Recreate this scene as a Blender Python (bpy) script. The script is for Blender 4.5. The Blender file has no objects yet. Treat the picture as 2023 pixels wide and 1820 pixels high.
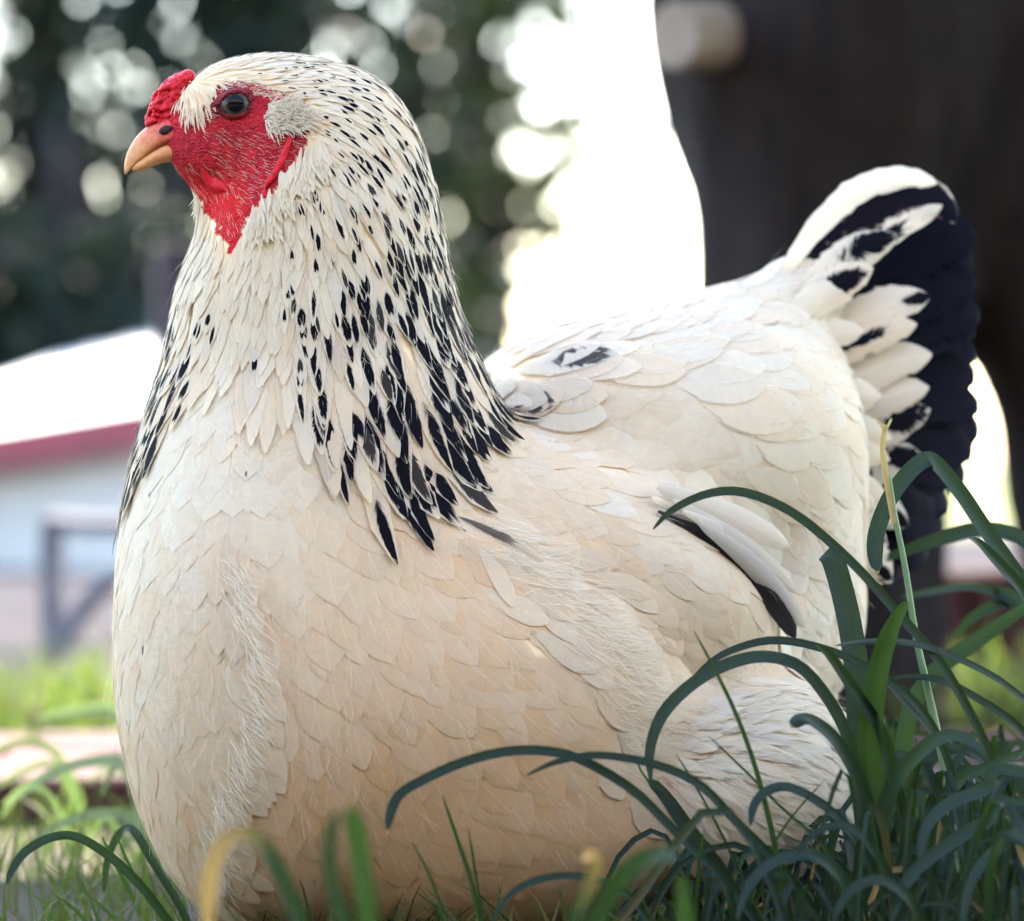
import bpy, math, random
import numpy as np
from mathutils import Vector, Matrix

# ------------------------------------------------------------------ camera, sky, sun, exposure
SC = bpy.context.scene
COL = SC.collection
CAM_H = 0.25            # camera height above the ground
CAM_D = 2.0             # camera stands 2 m in front of the hen
FPX = 8092.0            # focal length in pixels of the 2023 px wide view that was measured
FOCUS = 1.945
camd = bpy.data.cameras.new('camera'); cam = bpy.data.objects.new('camera', camd); COL.objects.link(cam)
cam.location = (0, -CAM_D, CAM_H); cam.rotation_euler = (math.radians(90), 0, 0)
camd.sensor_width = 36; camd.lens = 144.0; camd.clip_start = 0.05; camd.clip_end = 2000
camd.dof.use_dof = True; camd.dof.focus_distance = FOCUS; camd.dof.aperture_fstop = 6.6
SC.camera = cam

SUN_EL, SUN_AZ = 47.0, 20.0      # degrees; azimuth measured from +Y (away from the camera) towards +X
w = bpy.data.worlds.new('World'); SC.world = w; w.use_nodes = True
nt = w.node_tree; nt.nodes.clear()
sky = nt.nodes.new('ShaderNodeTexSky'); sky.sky_type = 'NISHITA'; sky.sun_disc = False
sky.sun_elevation = math.radians(SUN_EL); sky.sun_rotation = math.radians(SUN_AZ)
sky.air_density = 1.0; sky.dust_density = 1.2; sky.ozone_density = 1.5
bg = nt.nodes.new('ShaderNodeBackground'); bg.inputs[1].default_value = 0.15
wo = nt.nodes.new('ShaderNodeOutputWorld')
nt.links.new(sky.outputs[0], bg.inputs[0]); nt.links.new(bg.outputs[0], wo.inputs[0])
sd = bpy.data.lights.new('sun', 'SUN'); sd.energy = 4.6; sd.angle = math.radians(0.6); sd.color = (1.0, 0.94, 0.85)
so = bpy.data.objects.new('sun', sd); COL.objects.link(so)
_e, _a = math.radians(SUN_EL), math.radians(SUN_AZ)
SUNV = Vector((math.cos(_e)*math.sin(_a), math.cos(_e)*math.cos(_a), math.sin(_e)))
so.rotation_euler = SUNV.to_track_quat('Z', 'Y').to_euler(); so.location = SUNV*10
SC.view_settings.view_transform = 'Standard'; SC.view_settings.look = 'None'
SC.view_settings.gamma = 1.0; SC.view_settings.exposure = 3.45; SC.view_settings.use_curve_mapping = False
SC.view_settings.use_white_balance = True; SC.view_settings.white_balance_temperature = 7200; SC.view_settings.white_balance_tint = 9
SC.render.engine = 'CYCLES'
SC.cycles.use_denoising = True; SC.cycles.use_adaptive_sampling = True; SC.cycles.adaptive_threshold = .02
SC.cycles.max_bounces = 4; SC.cycles.diffuse_bounces = 3; SC.cycles.glossy_bounces = 2
SC.cycles.transmission_bounces = 3; SC.cycles.transparent_max_bounces = 10
SC.cycles.sample_clamp_indirect = 6.0

R = random.Random(11); RN = np.random.default_rng(5)

# ------------------------------------------------------------------ helpers
def at(dx, dy, Y):
    d = CAM_D + Y
    return np.array([(dx-1011.5)/FPX*d, Y, CAM_H + (910-dy)/FPX*d])
def mpp(Y): return (CAM_D+Y)/FPX
def proj(P):
    d = CAM_D + P[..., 1]
    return 1011.5 + P[..., 0]/d*FPX, 910 - (P[..., 2]-CAM_H)/d*FPX

def link(name, me, parent=None, mats=(), smooth=True):
    o = bpy.data.objects.new(name, me); COL.objects.link(o)
    for m in mats: me.materials.append(m)
    if smooth and len(me.polygons): me.polygons.foreach_set('use_smooth', np.ones(len(me.polygons), bool))
    if parent is not None: o.parent = parent
    return o
def tag(o, label=None, cat=None, group=None, kind=None):
    if label: o['label'] = label
    if cat: o['category'] = cat
    if group: o['group'] = group
    if kind: o['kind'] = kind
    return o
def empty(name, loc=(0, 0, 0)):
    o = bpy.data.objects.new(name, None); COL.objects.link(o); o.empty_display_size = 0.05
    return o          # kept at the world origin so that parts are written in world metres
def mesh_np(name, V, F, uv=None, attrs=None):
    """V (n,3); F (m,4) or (m,3) int array; uv per vertex; attrs {name:(n,4)}"""
    V = np.asarray(V, np.float32); F = np.asarray(F, np.int32)
    me = bpy.data.meshes.new(name)
    k = F.shape[1]
    me.vertices.add(len(V)); me.vertices.foreach_set('co', V.ravel())
    me.loops.add(F.size); me.loops.foreach_set('vertex_index', F.ravel())
    me.polygons.add(len(F)); me.polygons.foreach_set('loop_start', np.arange(0, F.size, k, dtype=np.int32))
    if uv is not None:
        l = me.uv_layers.new(name='UVMap'); l.data.foreach_set('uv', np.asarray(uv, np.float32)[F.ravel()].ravel())
    for n_, a in (attrs or {}).items():
        at_ = me.attributes.new(n_, 'FLOAT_COLOR', 'POINT'); at_.data.foreach_set('color', np.asarray(a, np.float32).ravel())
    me.update(calc_edges=True)
    return me
class MB:
    """collects boxes, tubes and faces; build() makes ONE mesh object"""
    def __init__(s): s.v = []; s.f = []
    def add(s, vs, fs):
        b = len(s.v); s.v += [tuple(v) for v in vs]; s.f += [tuple(b+i for i in f) for f in fs]
    def box(s, c, h, rz=0, tilt=0, bev=0.0):
        M = Matrix.Translation(c) @ Matrix.Rotation(rz, 4, 'Z') @ Matrix.Rotation(tilt, 4, 'X')
        x, y, z = h; b = min(bev, x*.9, y*.9, z*.9)
        if b <= 0:
            vs = [(i*x, j*y, k*z) for k in (-1, 1) for j in (-1, 1) for i in (-1, 1)]
            fs = [(0,2,3,1),(4,5,7,6),(0,1,5,4),(2,6,7,3),(0,4,6,2),(1,3,7,5)]
        else:
            vs = []; fs = []
            for zz, q in ((-z, 0), (z-b, 0), (z, b)):
                for i, j in ((-1,-1),(1,-1),(1,1),(-1,1)): vs.append((i*(x-q), j*(y-q), zz))
            fs = [(3,2,1,0),(8,9,10,11)]+[(4*l+i, 4*l+(i+1)%4, 4*l+4+(i+1)%4, 4*l+4+i) for l in (0,1) for i in range(4)]
        s.add([M @ Vector(v) for v in vs], fs)
    def tube(s, pts, rad, n=8, cap=True):
        pts = [Vector(p) for p in pts]; m = len(pts); vs = []; fs = []
        up = Vector((0.13, 0.31, 0.94))
        for i, p in enumerate(pts):
            t = (pts[min(i+1, m-1)]-pts[max(i-1, 0)]).normalized()
            if abs(t.dot(up)) > .98: up = Vector((1, 0, .1))
            a = t.cross(up).normalized(); b = t.cross(a)
            r = rad[i] if hasattr(rad, '__len__') else rad
            for k in range(n):
                th = 2*math.pi*k/n; vs.append(p + (a*math.cos(th)+b*math.sin(th))*r)
        for i in range(m-1):
            for k in range(n): fs.append((i*n+k, i*n+(k+1)%n, (i+1)*n+(k+1)%n, (i+1)*n+k))
        if cap: fs.append(tuple(range(n))[::-1]); fs.append(tuple((m-1)*n+k for k in range(n)))
        s.add(vs, fs)
    def build(s, name, mat, parent=None, smooth=False):
        me = bpy.data.meshes.new(name); me.from_pydata(s.v, [], s.f); me.update()
        return link(name, me, parent, (mat,) if mat else (), smooth)

# ------------------------------------------------------------------ materials
class NB:
    def __init__(s, name):
        s.m = bpy.data.materials.new(name); s.m.use_nodes = True; s.t = s.m.node_tree; s.t.nodes.clear()
        s.out = s.n('ShaderNodeOutputMaterial')
    def n(s, typ, **kw):
        nd = s.t.nodes.new(typ)
        for k, v in kw.items(): setattr(nd, k, v)
        return nd
    def set(s, sock, v):
        if isinstance(v, bpy.types.NodeSocket): s.t.links.new(v, sock)
        elif v is not None:
            if isinstance(v, (tuple, list)) and len(v) == 3 and sock.type == 'RGBA': v = (*v, 1)
            sock.default_value = v
    def ma(s, op, a, b=None, c=None, clamp=False):
        nd = s.n('ShaderNodeMath', operation=op, use_clamp=clamp)
        s.set(nd.inputs[0], a); s.set(nd.inputs[1], b); s.set(nd.inputs[2], c); return nd.outputs[0]
    def mix(s, f, a, b, typ='MIX'):
        nd = s.n('ShaderNodeMix', data_type='RGBA', blend_type=typ)
        s.set(nd.inputs[0], f); s.set(nd.inputs[6], a); s.set(nd.inputs[7], b); return nd.outputs[2]
    def noise(s, vec, scale, detail=2.0, rough=.5):
        nd = s.n('ShaderNodeTexNoise'); s.set(nd.inputs['Vector'], vec); nd.inputs['Scale'].default_value = scale
        nd.inputs['Detail'].default_value = detail; nd.inputs['Roughness'].default_value = rough; return nd.outputs[0]
    def ramp(s, f, stops):
        nd = s.n('ShaderNodeValToRGB'); e = nd.color_ramp.elements
        while len(e) < len(stops): e.new(0.5)
        for i, (p, c) in enumerate(stops): e[i].position = p; e[i].color = (*c, 1) if len(c) == 3 else c
        s.set(nd.inputs[0], f); return nd.outputs[0]
    def map(s, f, a, b, c=0.0, d=1.0):
        nd = s.n('ShaderNodeMapRange'); nd.clamp = True
        s.set(nd.inputs[0], f); s.set(nd.inputs[1], a); s.set(nd.inputs[2], b); s.set(nd.inputs[3], c); s.set(nd.inputs[4], d); return nd.outputs[0]
    def bump(s, h, strength=.3, dist=.001):
        nd = s.n('ShaderNodeBump'); s.set(nd.inputs['Height'], h); nd.inputs['Strength'].default_value = strength
        nd.inputs['Distance'].default_value = dist; return nd.outputs[0]
    def bsdf(s, col, rough=.6, spec=.3, normal=None, **kw):
        nd = s.n('ShaderNodeBsdfPrincipled'); s.set(nd.inputs['Base Color'], col); s.set(nd.inputs['Roughness'], rough)
        s.set(nd.inputs['Specular IOR Level'], spec)
        if normal is not None: s.set(nd.inputs['Normal'], normal)
        for k, v in kw.items(): s.set(nd.inputs[k], v)
        return nd.outputs[0]
    def end(s, sh):
        s.t.links.new(sh, s.out.inputs[0]); return s.m
    def obj(s): return s.n('ShaderNodeTexCoord').outputs['Object']
    def comb(s, x, y, z):
        nd = s.n('ShaderNodeCombineXYZ'); s.set(nd.inputs[0], x); s.set(nd.inputs[1], y); s.set(nd.inputs[2], z); return nd.outputs[0]
    def mixsh(s, f, a, b):
        nd = s.n('ShaderNodeMixShader'); s.set(nd.inputs[0], f); s.t.links.new(a, nd.inputs[1]); s.t.links.new(b, nd.inputs[2]); return nd.outputs[0]

def mat_feather(name='feather', blot=0.0, spec=.06, opaque=False):
    b = NB(name)
    uvn = b.n('ShaderNodeUVMap'); sep = b.n('ShaderNodeSeparateXYZ'); b.t.links.new(uvn.outputs[0], sep.inputs[0])
    U, V = sep.outputs[0], sep.outputs[1]
    mk = b.n('ShaderNodeAttribute', attribute_name='mk'); mks = b.n('ShaderNodeSeparateColor'); b.t.links.new(mk.outputs['Color'], mks.inputs[0])
    tn = b.n('ShaderNodeAttribute', attribute_name='tn'); tns = b.n('ShaderNodeSeparateColor'); b.t.links.new(tn.outputs['Color'], tns.inputs[0])
    mc, mh, mw, ms = mks.outputs[0], mks.outputs[1], mks.outputs[2], mk.outputs['Alpha']
    tint, grey, seed, soft = tns.outputs[0], tns.outputs[1], tns.outputs[2], tn.outputs['Alpha']
    u = b.ma('MULTIPLY_ADD', U, 2.0, -1.0); a = b.ma('ABSOLUTE', u)
    barb = b.ma('SUBTRACT', V, b.ma('MULTIPLY', a, .22))
    sgn = b.ma('MULTIPLY', b.ma('SIGN', u), 7.3)
    sd_ = b.ma('MULTIPLY_ADD', seed, 91.0, sgn)
    n1 = b.noise(b.comb(b.ma('MULTIPLY', barb, 85.0), b.ma('MULTIPLY', a, .9), sd_), 1.0, 2.5, .6)
    n2 = b.noise(b.comb(b.ma('MULTIPLY', barb, 7.0), b.ma('MULTIPLY', a, .8), sd_), 1.0, 1.0, .5)
    n4 = b.noise(b.comb(b.ma('MULTIPLY', barb, 30.0), b.ma('MULTIPLY', a, .7), sd_), 1.0, 1.0, .5)
    nn = b.ma('ADD', b.ma('MULTIPLY', n1, .35), b.ma('ADD', b.ma('MULTIPLY', n2, .28), b.ma('MULTIPLY', n4, .37)))
    # marking: a dark drop near the tip with barb-frayed edge
    e = b.ma('ADD', b.ma('POWER', b.ma('DIVIDE', u, mw), 2.0), b.ma('POWER', b.ma('DIVIDE', b.ma('SUBTRACT', barb, b.ma('SUBTRACT', mc, .06)), mh), 2.0))
    mm = b.ma('ADD', b.ma('SUBTRACT', 1.0, e), b.ma('MULTIPLY', b.ma('SUBTRACT', nn, .5), 2.6))
    if blot: mm = b.ma('ADD', mm, b.ma('MULTIPLY', b.ma('SUBTRACT', b.noise(b.obj(), 55, 3, .6), .52), blot))
    mask = b.ma('MULTIPLY', b.map(mm, 0.0, .35), ms)
    halo = b.ma('MULTIPLY', b.map(b.ma('ADD', mm, .9), 0.0, 1.6), b.ma('MULTIPLY', ms, .35))
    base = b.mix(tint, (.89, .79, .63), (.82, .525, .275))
    base = b.mix(grey, base, (.24, .22, .235))
    base = b.mix(b.map(nn, .36, .66, 0.0, .50), base, b.mix(.5, base, (.50, .43, .37)))
    rach = b.map(a, .02, .06, .22, 0.0)
    base = b.mix(rach, base, (.92, .87, .79))
    base = b.mix(halo, base, (.22, .21, .24))
    col = b.mix(mask, base, (.0055, .0050, .010))
    bmp = b.bump(nn, .35, .0006)
    dif = b.bsdf(col, .6 if spec < .1 else .38, spec, bmp)
    tr = b.n('ShaderNodeBsdfTranslucent'); b.set(tr.inputs[0], col)
    sh = b.mixsh(.42, dif, tr.outputs[0])
    if opaque: return b.end(sh)
    # frayed barb ends
    ed = b.ma('ADD', b.ma('MAXIMUM', a, b.map(V, .84, 1.0, 0.0, .97)), b.ma('MULTIPLY', b.ma('SUBTRACT', n1, .5), b.ma('MULTIPLY', soft, 1.1)))
    al = b.map(ed, b.ma('SUBTRACT', 1.0, b.ma('MULTIPLY', soft, .85)), 1.03, 1.0, b.ma('SUBTRACT', 1.0, b.map(soft, 0.0, .1)))
    tp = b.n('ShaderNodeBsdfTransparent')
    return b.end(b.mixsh(al, tp.outputs[0], sh))

def mat_body():
    """one material for the whole bird's skin: red bare face, pale under the plumage"""
    b = NB('hen_skin'); o = b.obj()
    at_ = b.n('ShaderNodeAttribute', attribute_name='skin')
    sp = b.n('ShaderNodeSeparateColor'); b.t.links.new(at_.outputs['Color'], sp.inputs[0])
    n1 = b.noise(o, 260, 4, .65); n2 = b.noise(o, 900, 3, .6)
    vo = b.n('ShaderNodeTexVoronoi'); b.set(vo.inputs['Vector'], o); vo.inputs['Scale'].default_value = 950
    n3 = b.noise(o, 70, 3, .6)
    red = b.mix(b.map(n1, .35, .68), (.30, .006, .016), (.54, .020, .034))
    red = b.mix(b.map(n3, .45, .7, 0, .6), red, (.22, .006, .02))
    red = b.mix(b.map(n2, .55, .78, 0, .35), red, (.62, .13, .14))
    red = b.mix(sp.outputs[1], red, b.mix(b.map(n1, .35, .65), (.44, .004, .010), (.66, .012, .016)))
    red = b.mix(sp.outputs[2], red, (.11, .016, .022))
    pale = b.mix(b.noise(o, 60, 2), (.80, .64, .44), (.78, .58, .37))
    col = b.mix(sp.outputs[0], pale, red)
    h = b.ma('MULTIPLY', b.ma('ADD', b.ma('MULTIPLY', n1, .9), b.ma('MULTIPLY', vo.outputs[0], .8)), sp.outputs[0])
    return b.end(b.bsdf(col, b.map(n2, .3, .7, .45, .65), .14, b.bump(h, .8, .0014),
                        ))
def mat_comb():
    b = NB('comb_skin'); o = b.obj(); n = b.noise(o, 500, 4, .6); n2 = b.noise(o, 140, 2)
    col = b.mix(b.map(n, .35, .7), (.44, .006, .016), (.68, .020, .034))
    col = b.mix(b.map(n2, .58, .72, 0, .6), col, (.20, .01, .03))
    return b.end(b.bsdf(col, .45, .2, b.bump(n, .7, .0009)))
def mat_beak():
    b = NB('beak_horn'); o = b.obj()
    at_ = b.n('ShaderNodeAttribute', attribute_name='bk'); sp = b.n('ShaderNodeSeparateColor'); b.t.links.new(at_.outputs['Color'], sp.inputs[0])
    n = b.noise(o, 420, 4, .6); n2 = b.noise(o, 110, 2)
    col = b.mix(b.map(n, .3, .7), (.56, .24, .11), (.66, .33, .16))
    col = b.mix(sp.outputs[0], col, b.mix(b.map(n, .35, .65), (.40, .020, .03), (.58, .07, .065)))
    col = b.mix(b.map(b.ma('MULTIPLY', sp.outputs[1], b.ma('ADD', n2, .5)), .35, .9), col, (.09, .045, .035))
    return b.end(b.bsdf(col, .42, .22, b.bump(n, .35, .0008)))
def mat_simple(name, c1, c2, scale=20, rough=.7, spec=.3, bump=0.0, dist=.002, detail=4):
    b = NB(name); o = b.obj(); n = b.noise(o, scale, detail, .6)
    col = b.mix(b.map(n, .3, .7), c1, c2)
    return b.end(b.bsdf(col, rough, spec, b.bump(n, bump, dist) if bump else None))
def mat_leaf(name, g1, g2, rough=.42, trans=.3):
    """strap leaf: parallel veins, per-leaf tone, paler glaucous bloom; straw coloured where tn.g says so"""
    b = NB(name)
    uvn = b.n('ShaderNodeUVMap'); sep = b.n('ShaderNodeSeparateXYZ'); b.t.links.new(uvn.outputs[0], sep.inputs[0])
    tn = b.n('ShaderNodeAttribute', attribute_name='tn'); tns = b.n('ShaderNodeSeparateColor'); b.t.links.new(tn.outputs['Color'], tns.inputs[0])
    v = b.noise(b.comb(b.ma('MULTIPLY', sep.outputs[0], 26.0), b.ma('MULTIPLY', sep.outputs[1], 2.0), b.ma('MULTIPLY', tns.outputs[2], 40.0)), 1.0, 2)
    pt = b.noise(b.comb(b.ma('MULTIPLY', sep.outputs[0], 2.0), b.ma('MULTIPLY', sep.outputs[1], 9.0), b.ma('MULTIPLY', tns.outputs[2], 40.0)), 1.0, 3)
    col = b.mix(tns.outputs[0], g1, g2)
    col = b.mix(b.map(v, .3, .7, 0, .35), col, b.mix(.5, col, (.02, .05, .025)))
    col = b.mix(b.map(pt, .45, .75, 0, .4), col, b.mix(.5, col, (.030, .046, .044)))
    col = b.mix(b.ma('MULTIPLY', tns.outputs[1], b.map(pt, .2, .6, .75, 1.0)), col, (.55, .30, .09))
    mid = b.map(b.ma('ABSOLUTE', b.ma('SUBTRACT', sep.outputs[0], .5)), .02, .06, .25, 0.0)
    col = b.mix(mid, col, (.025, .045, .028))
    p = b.bsdf(col, rough, .13, b.bump(v, .25, .0005))
    tr = b.n('ShaderNodeBsdfTranslucent'); b.set(tr.inputs[0], b.mix(.55, col, (.12, .24, .03)))
    return b.end(b.mixsh(trans, p, tr.outputs[0]))

M_F = mat_feather('feather_fringe'); M_FO = mat_feather('feather_vane', opaque=True); M_FT = mat_feather('covert_feather', 3.0); M_FB = mat_feather('tail_feather', 0, .05); M_BODY = mat_body(); M_COMB = mat_comb(); M_BEAK = mat_beak()
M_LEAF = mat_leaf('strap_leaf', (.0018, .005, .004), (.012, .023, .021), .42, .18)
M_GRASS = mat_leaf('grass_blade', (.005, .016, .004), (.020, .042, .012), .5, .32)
M_PALE = mat_leaf('sunlit_pale_leaf', (.13, .16, .07), (.20, .22, .12), .5, .3)  # strap leaf in a paler tone, sunlight put into its colour
M_DRY = mat_leaf('withered_leaf', (.62, .34, .14), (.55, .42, .20), .5, .4)
M_BLACK = mat_simple('nostril_shade', (.012, .008, .010), (.03, .015, .018), 300)

# ------------------------------------------------------------------ the ground (setting)
def mat_ground():
    b = NB('soil'); o = b.obj()
    n = b.noise(o, 3.0, 6, .65); n2 = b.noise(o, 60, 4, .7)
    col = b.mix(b.map(n, .35, .65), (.018, .013, .009), (.030, .030, .014))
    col = b.mix(b.map(n2, .4, .7), col, (.05, .04, .028))
    return b.end(b.bsdf(col, .9, .1, b.bump(n2, .8, .01)))
def mat_lawn():
    b = NB('lawn_far'); o = b.obj(); n = b.noise(o, 1.2, 5, .6); n2 = b.noise(o, 45, 3, .7)
    col = b.mix(b.map(n, .35, .65), (.05, .085, .022), (.12, .12, .045)); col = b.mix(b.map(n2, .4, .7, 0, .5), col, (.16, .17, .06))
    return b.end(b.bsdf(col, .9, .1, b.bump(n2, .9, .02)))
def sheet(name, x0, x1, y0, y1, z, mat, n=1):
    xs = np.linspace(x0, x1, n+1); ys = np.linspace(y0, y1, n+1)
    V = np.array([(x, y, z) for y in ys for x in xs]); F = [(j*(n+1)+i, j*(n+1)+i+1, (j+1)*(n+1)+i+1, (j+1)*(n+1)+i) for j in range(n) for i in range(n)]
    return tag(link(name, mesh_np(name, V, F), None, (mat,), False), kind='structure')
sheet('ground', -600, 600, -40, 1200, 0.0, mat_lawn())
sheet('concrete_yard', -9, 9, 1.6, 12, 0.006, mat_simple('dark_concrete', (.032, .031, .036), (.050, .048, .054), 5, .95, .0, .2))
sheet('soil_bed', -2.2, 2.2, -1.4, 1.6, 0.004, mat_ground())

# ================================================================== THE HEN
# body form: a smooth union of ellipsoids and tapering limbs, in metres
Ell = []; Cap = []
def E(grp, dx, dy, Y, rx, rz, ry, ang=0, yaw=0, k=.02):
    c = at(dx, dy, Y); s = mpp(Y); a = math.radians(ang); y = math.radians(yaw)
    ax = np.array([math.cos(a)*math.cos(y), math.cos(a)*math.sin(y), -math.sin(a)])
    ay = np.array([-math.sin(y), math.cos(y), 0]); az = np.cross(ax, ay)
    Ell.append((grp, c, np.stack([ax, ay, az]), np.array([rx*s, ry, rz*s]), k))
def C(grp, a, b, sy=1.0, k=.02):
    Cap.append((grp, at(*a[:3]), a[3]*mpp(a[2]), at(*b[:3]), b[3]*mpp(b[2]), sy, k))
HY = -.022       # depth of the head's own plane of symmetry
# torso
E(0, 520, 1290, -.005, 292, 552, .092)
E(0, 760, 1330, .03, 430, 455, .112, k=.03)
E(0, 980, 1340, .045, 430, 410, .115, k=.03)
E(0, 930, 1600, .050, 490, 265, .098, k=.03)
E(0, 1170, 1130, .035, 400, 225, .072, 24, 14, k=.012)
E(0, 1130, 820, .10, 210, 170, .085, -8, 20, k=.03)
E(0, 1330, 885, .115, 360, 262, .092, -16, 22, k=.02)
E(0, 1540, 1000, .135, 165, 300, .072, 0, 0, k=.02)
C(0, (1400, 815, .14, 225), (1580, 600, .165, 88), .8, k=.03)
E(0, 1500, 1230, .13, 195, 200, .07, 0, 0, k=.02)
E(0, 1440, 1540, .045, 250, 225, .075, -5, 0, k=.02)
# neck
NK = [(668, 300, -.018, 150), (640, 430, -.012, 218), (624, 600, -.006, 250), (624, 700, -.003, 276), (640, 880, .0, 335), (650, 1040, .005, 362)]
for i in range(len(NK)-1): C(1, NK[i], NK[i+1], .80, k=.012)
# head
E(2, 560, 226, HY, 205, 115, .0215, 4, k=.010)
E(2, 480, 250, HY, 130, 98, .0205, k=.008)
E(2, 420, 258, HY, 76, 80, .0150, k=.006)
E(2, 362, 256, HY, 40, 38, .0068, -14, k=.006)
E(2, 408, 294, HY, 44, 26, .0080, 4, k=.006)
E(2, 440, 315, HY, 105, 52, .0150, 12, k=.010)
C(2, (405, 335, HY, 34), (470, 490, HY, 42), .50, k=.010)
E(2, 560, 300, HY, 75, 75, .023, k=.014)
def smin(a, b, k):
    h = np.clip(.5+.5*(b-a)/k, 0, 1); return b*(1-h)+a*h - k*h*(1-h)
def d_ell(P, e):
    _, c, Rm, r, k = e
    q = (P-c) @ Rm.T.astype(P.dtype)
    a = q/r; k0 = np.sqrt((a*a).sum(-1)); a = a/r; k1 = np.sqrt((a*a).sum(-1))+1e-9
    return k0*(k0-1)/k1
def d_cap(P, c):
    _, a, ra, b_, rb, sy, k = c
    sc = np.array([1, 1/sy, 1]); p = P*sc; a = a*sc; b_ = b_*sc
    ba = b_-a; h = np.clip(((p-a) @ ba)/(ba @ ba), 0, 1)
    d = p-a-h[..., None]*ba
    return (np.sqrt((d*d).sum(-1)) - (ra+(rb-ra)*h))*(1 if sy > .99 else .9)
def sdf(P):
    out = None
    for g in (0, 1, 2):
        dg = None
        for e in [x for x in Ell if x[0] == g]:
            d = d_ell(P, e); dg = d if dg is None else smin(dg, d, e[4])
        for c in [x for x in Cap if x[0] == g]:
            d = d_cap(P, c); dg = d if dg is None else smin(dg, d, c[6])
        out = dg if out is None else smin(out, dg, .028 if g == 1 else .009)
    return out
def grad(P, h=.0008):
    g = np.zeros_like(P)
    for s in ((1, -1, -1), (-1, -1, 1), (-1, 1, -1), (1, 1, 1)):
        s = np.array(s); g += s*sdf(P+s*h)[..., None]
    return g/(np.linalg.norm(g, axis=-1, keepdims=True)+1e-12)
def to_surf(P, off=0.0, it=3, lim=.01):
    for _ in range(it):
        d = sdf(P)-off; P = P-grad(P)*np.clip(d, -lim, lim)[..., None]
    return P
def ray_hit(dx, dy, far=False):
    """where the sight line through a measured point meets the bird"""
    o = np.array([0, -CAM_D, CAM_H]); v = at(dx, dy, 0)-o; v = v/np.linalg.norm(v); t = 1.7
    for _ in range(120):
        p = o+v*t; d = float(sdf(p[None])[0])
        if d < 1e-5: break
        t += max(d*.8, 2e-5)
        if t > 2.6: return None
    return o+v*t

def ray_hits(px, py):
    px = np.asarray(px, float); py = np.asarray(py, float); o = np.array([0, -CAM_D, CAM_H])
    v = np.stack([(px-1011.5)/FPX, np.ones_like(px), (910-py)/FPX], 1); v /= np.linalg.norm(v, axis=1, keepdims=True); t = np.full(len(px), 1.75)
    for _ in range(90): t = np.minimum(t+np.maximum(sdf(o+v*t[:, None])*.8, 1e-6), 2.7)
    P = o+v*t[:, None]; return P[t < 2.6]
def surface_nets(xs, ys, zs, fn, val=None):
    nx, ny, nz = len(xs), len(ys), len(zs)
    if val is None: val = np.empty((nx, ny, nz), np.float32); todo = range(nx)
    else: todo = ()
    for i in todo:
        g = np.empty((ny, nz, 3)); g[..., 0] = xs[i]; g[..., 1] = ys[:, None]; g[..., 2] = zs[None]
        val[i] = fn(g)
    s = val < 0
    cnt = np.zeros((nx-1, ny-1, nz-1), np.int8)
    for i in (0, 1):
        for j in (0, 1):
            for k in (0, 1): cnt += s[i:nx-1+i, j:ny-1+j, k:nz-1+k]
    act = (cnt > 0) & (cnt < 8); I = np.argwhere(act); idx = -np.ones(act.shape, np.int64); idx[act] = np.arange(len(I))
    acc = np.zeros((len(I), 3)); num = np.zeros(len(I)); axv = (xs, ys, zs)
    for ax in range(3):
        o1, o2 = [d for d in range(3) if d != ax]
        for p in (0, 1):
            for q in (0, 1):
                A = I.copy(); A[:, o1] += p; A[:, o2] += q; B = A.copy(); B[:, ax] += 1
                va, vb = val[tuple(A.T)], val[tuple(B.T)]; m = (va < 0) != (vb < 0)
                t = np.where(m, va/(va-vb+1e-12), 0)
                pos = np.stack([axv[d][A[:, d]] for d in range(3)], 1).astype(float)
                pos[:, ax] += t*(axv[ax][B[:, ax]]-axv[ax][A[:, ax]])
                acc[m] += pos[m]; num[m] += 1
    V = acc/num[:, None]; Fs = []
    for ax in range(3):
        o1, o2 = [(1, 2), (2, 0), (0, 1)][ax]
        a = [slice(None)]*3; b_ = [slice(None)]*3; a[ax] = slice(0, -1); b_[ax] = slice(1, None)
        Ed = np.argwhere(s[tuple(a)] != s[tuple(b_)])
        ok = (Ed[:, o1] > 0) & (Ed[:, o2] > 0) & (Ed[:, o1] < val.shape[o1]-1) & (Ed[:, o2] < val.shape[o2]-1); Ed = Ed[ok]
        def cid(d1, d2):
            q = Ed.copy(); q[:, o1] += d1; q[:, o2] += d2; return idx[tuple(q.T)]
        quad = np.stack([cid(-1, -1), cid(0, -1), cid(0, 0), cid(-1, 0)], 1)
        fl = ~s[tuple(Ed.T)]; quad[fl] = quad[fl][:, ::-1]; Fs.append(quad)
    return V, np.concatenate(Fs)
def axis(lo, hi, flo, fhi, fine, coarse):
    return np.concatenate([np.linspace(lo, flo, max(2, int((flo-lo)/coarse)+1))[:-1], np.linspace(flo, fhi, int((fhi-flo)/fine)+1)[:-1], np.linspace(fhi, hi, max(2, int((hi-fhi)/coarse)+1))])

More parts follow.
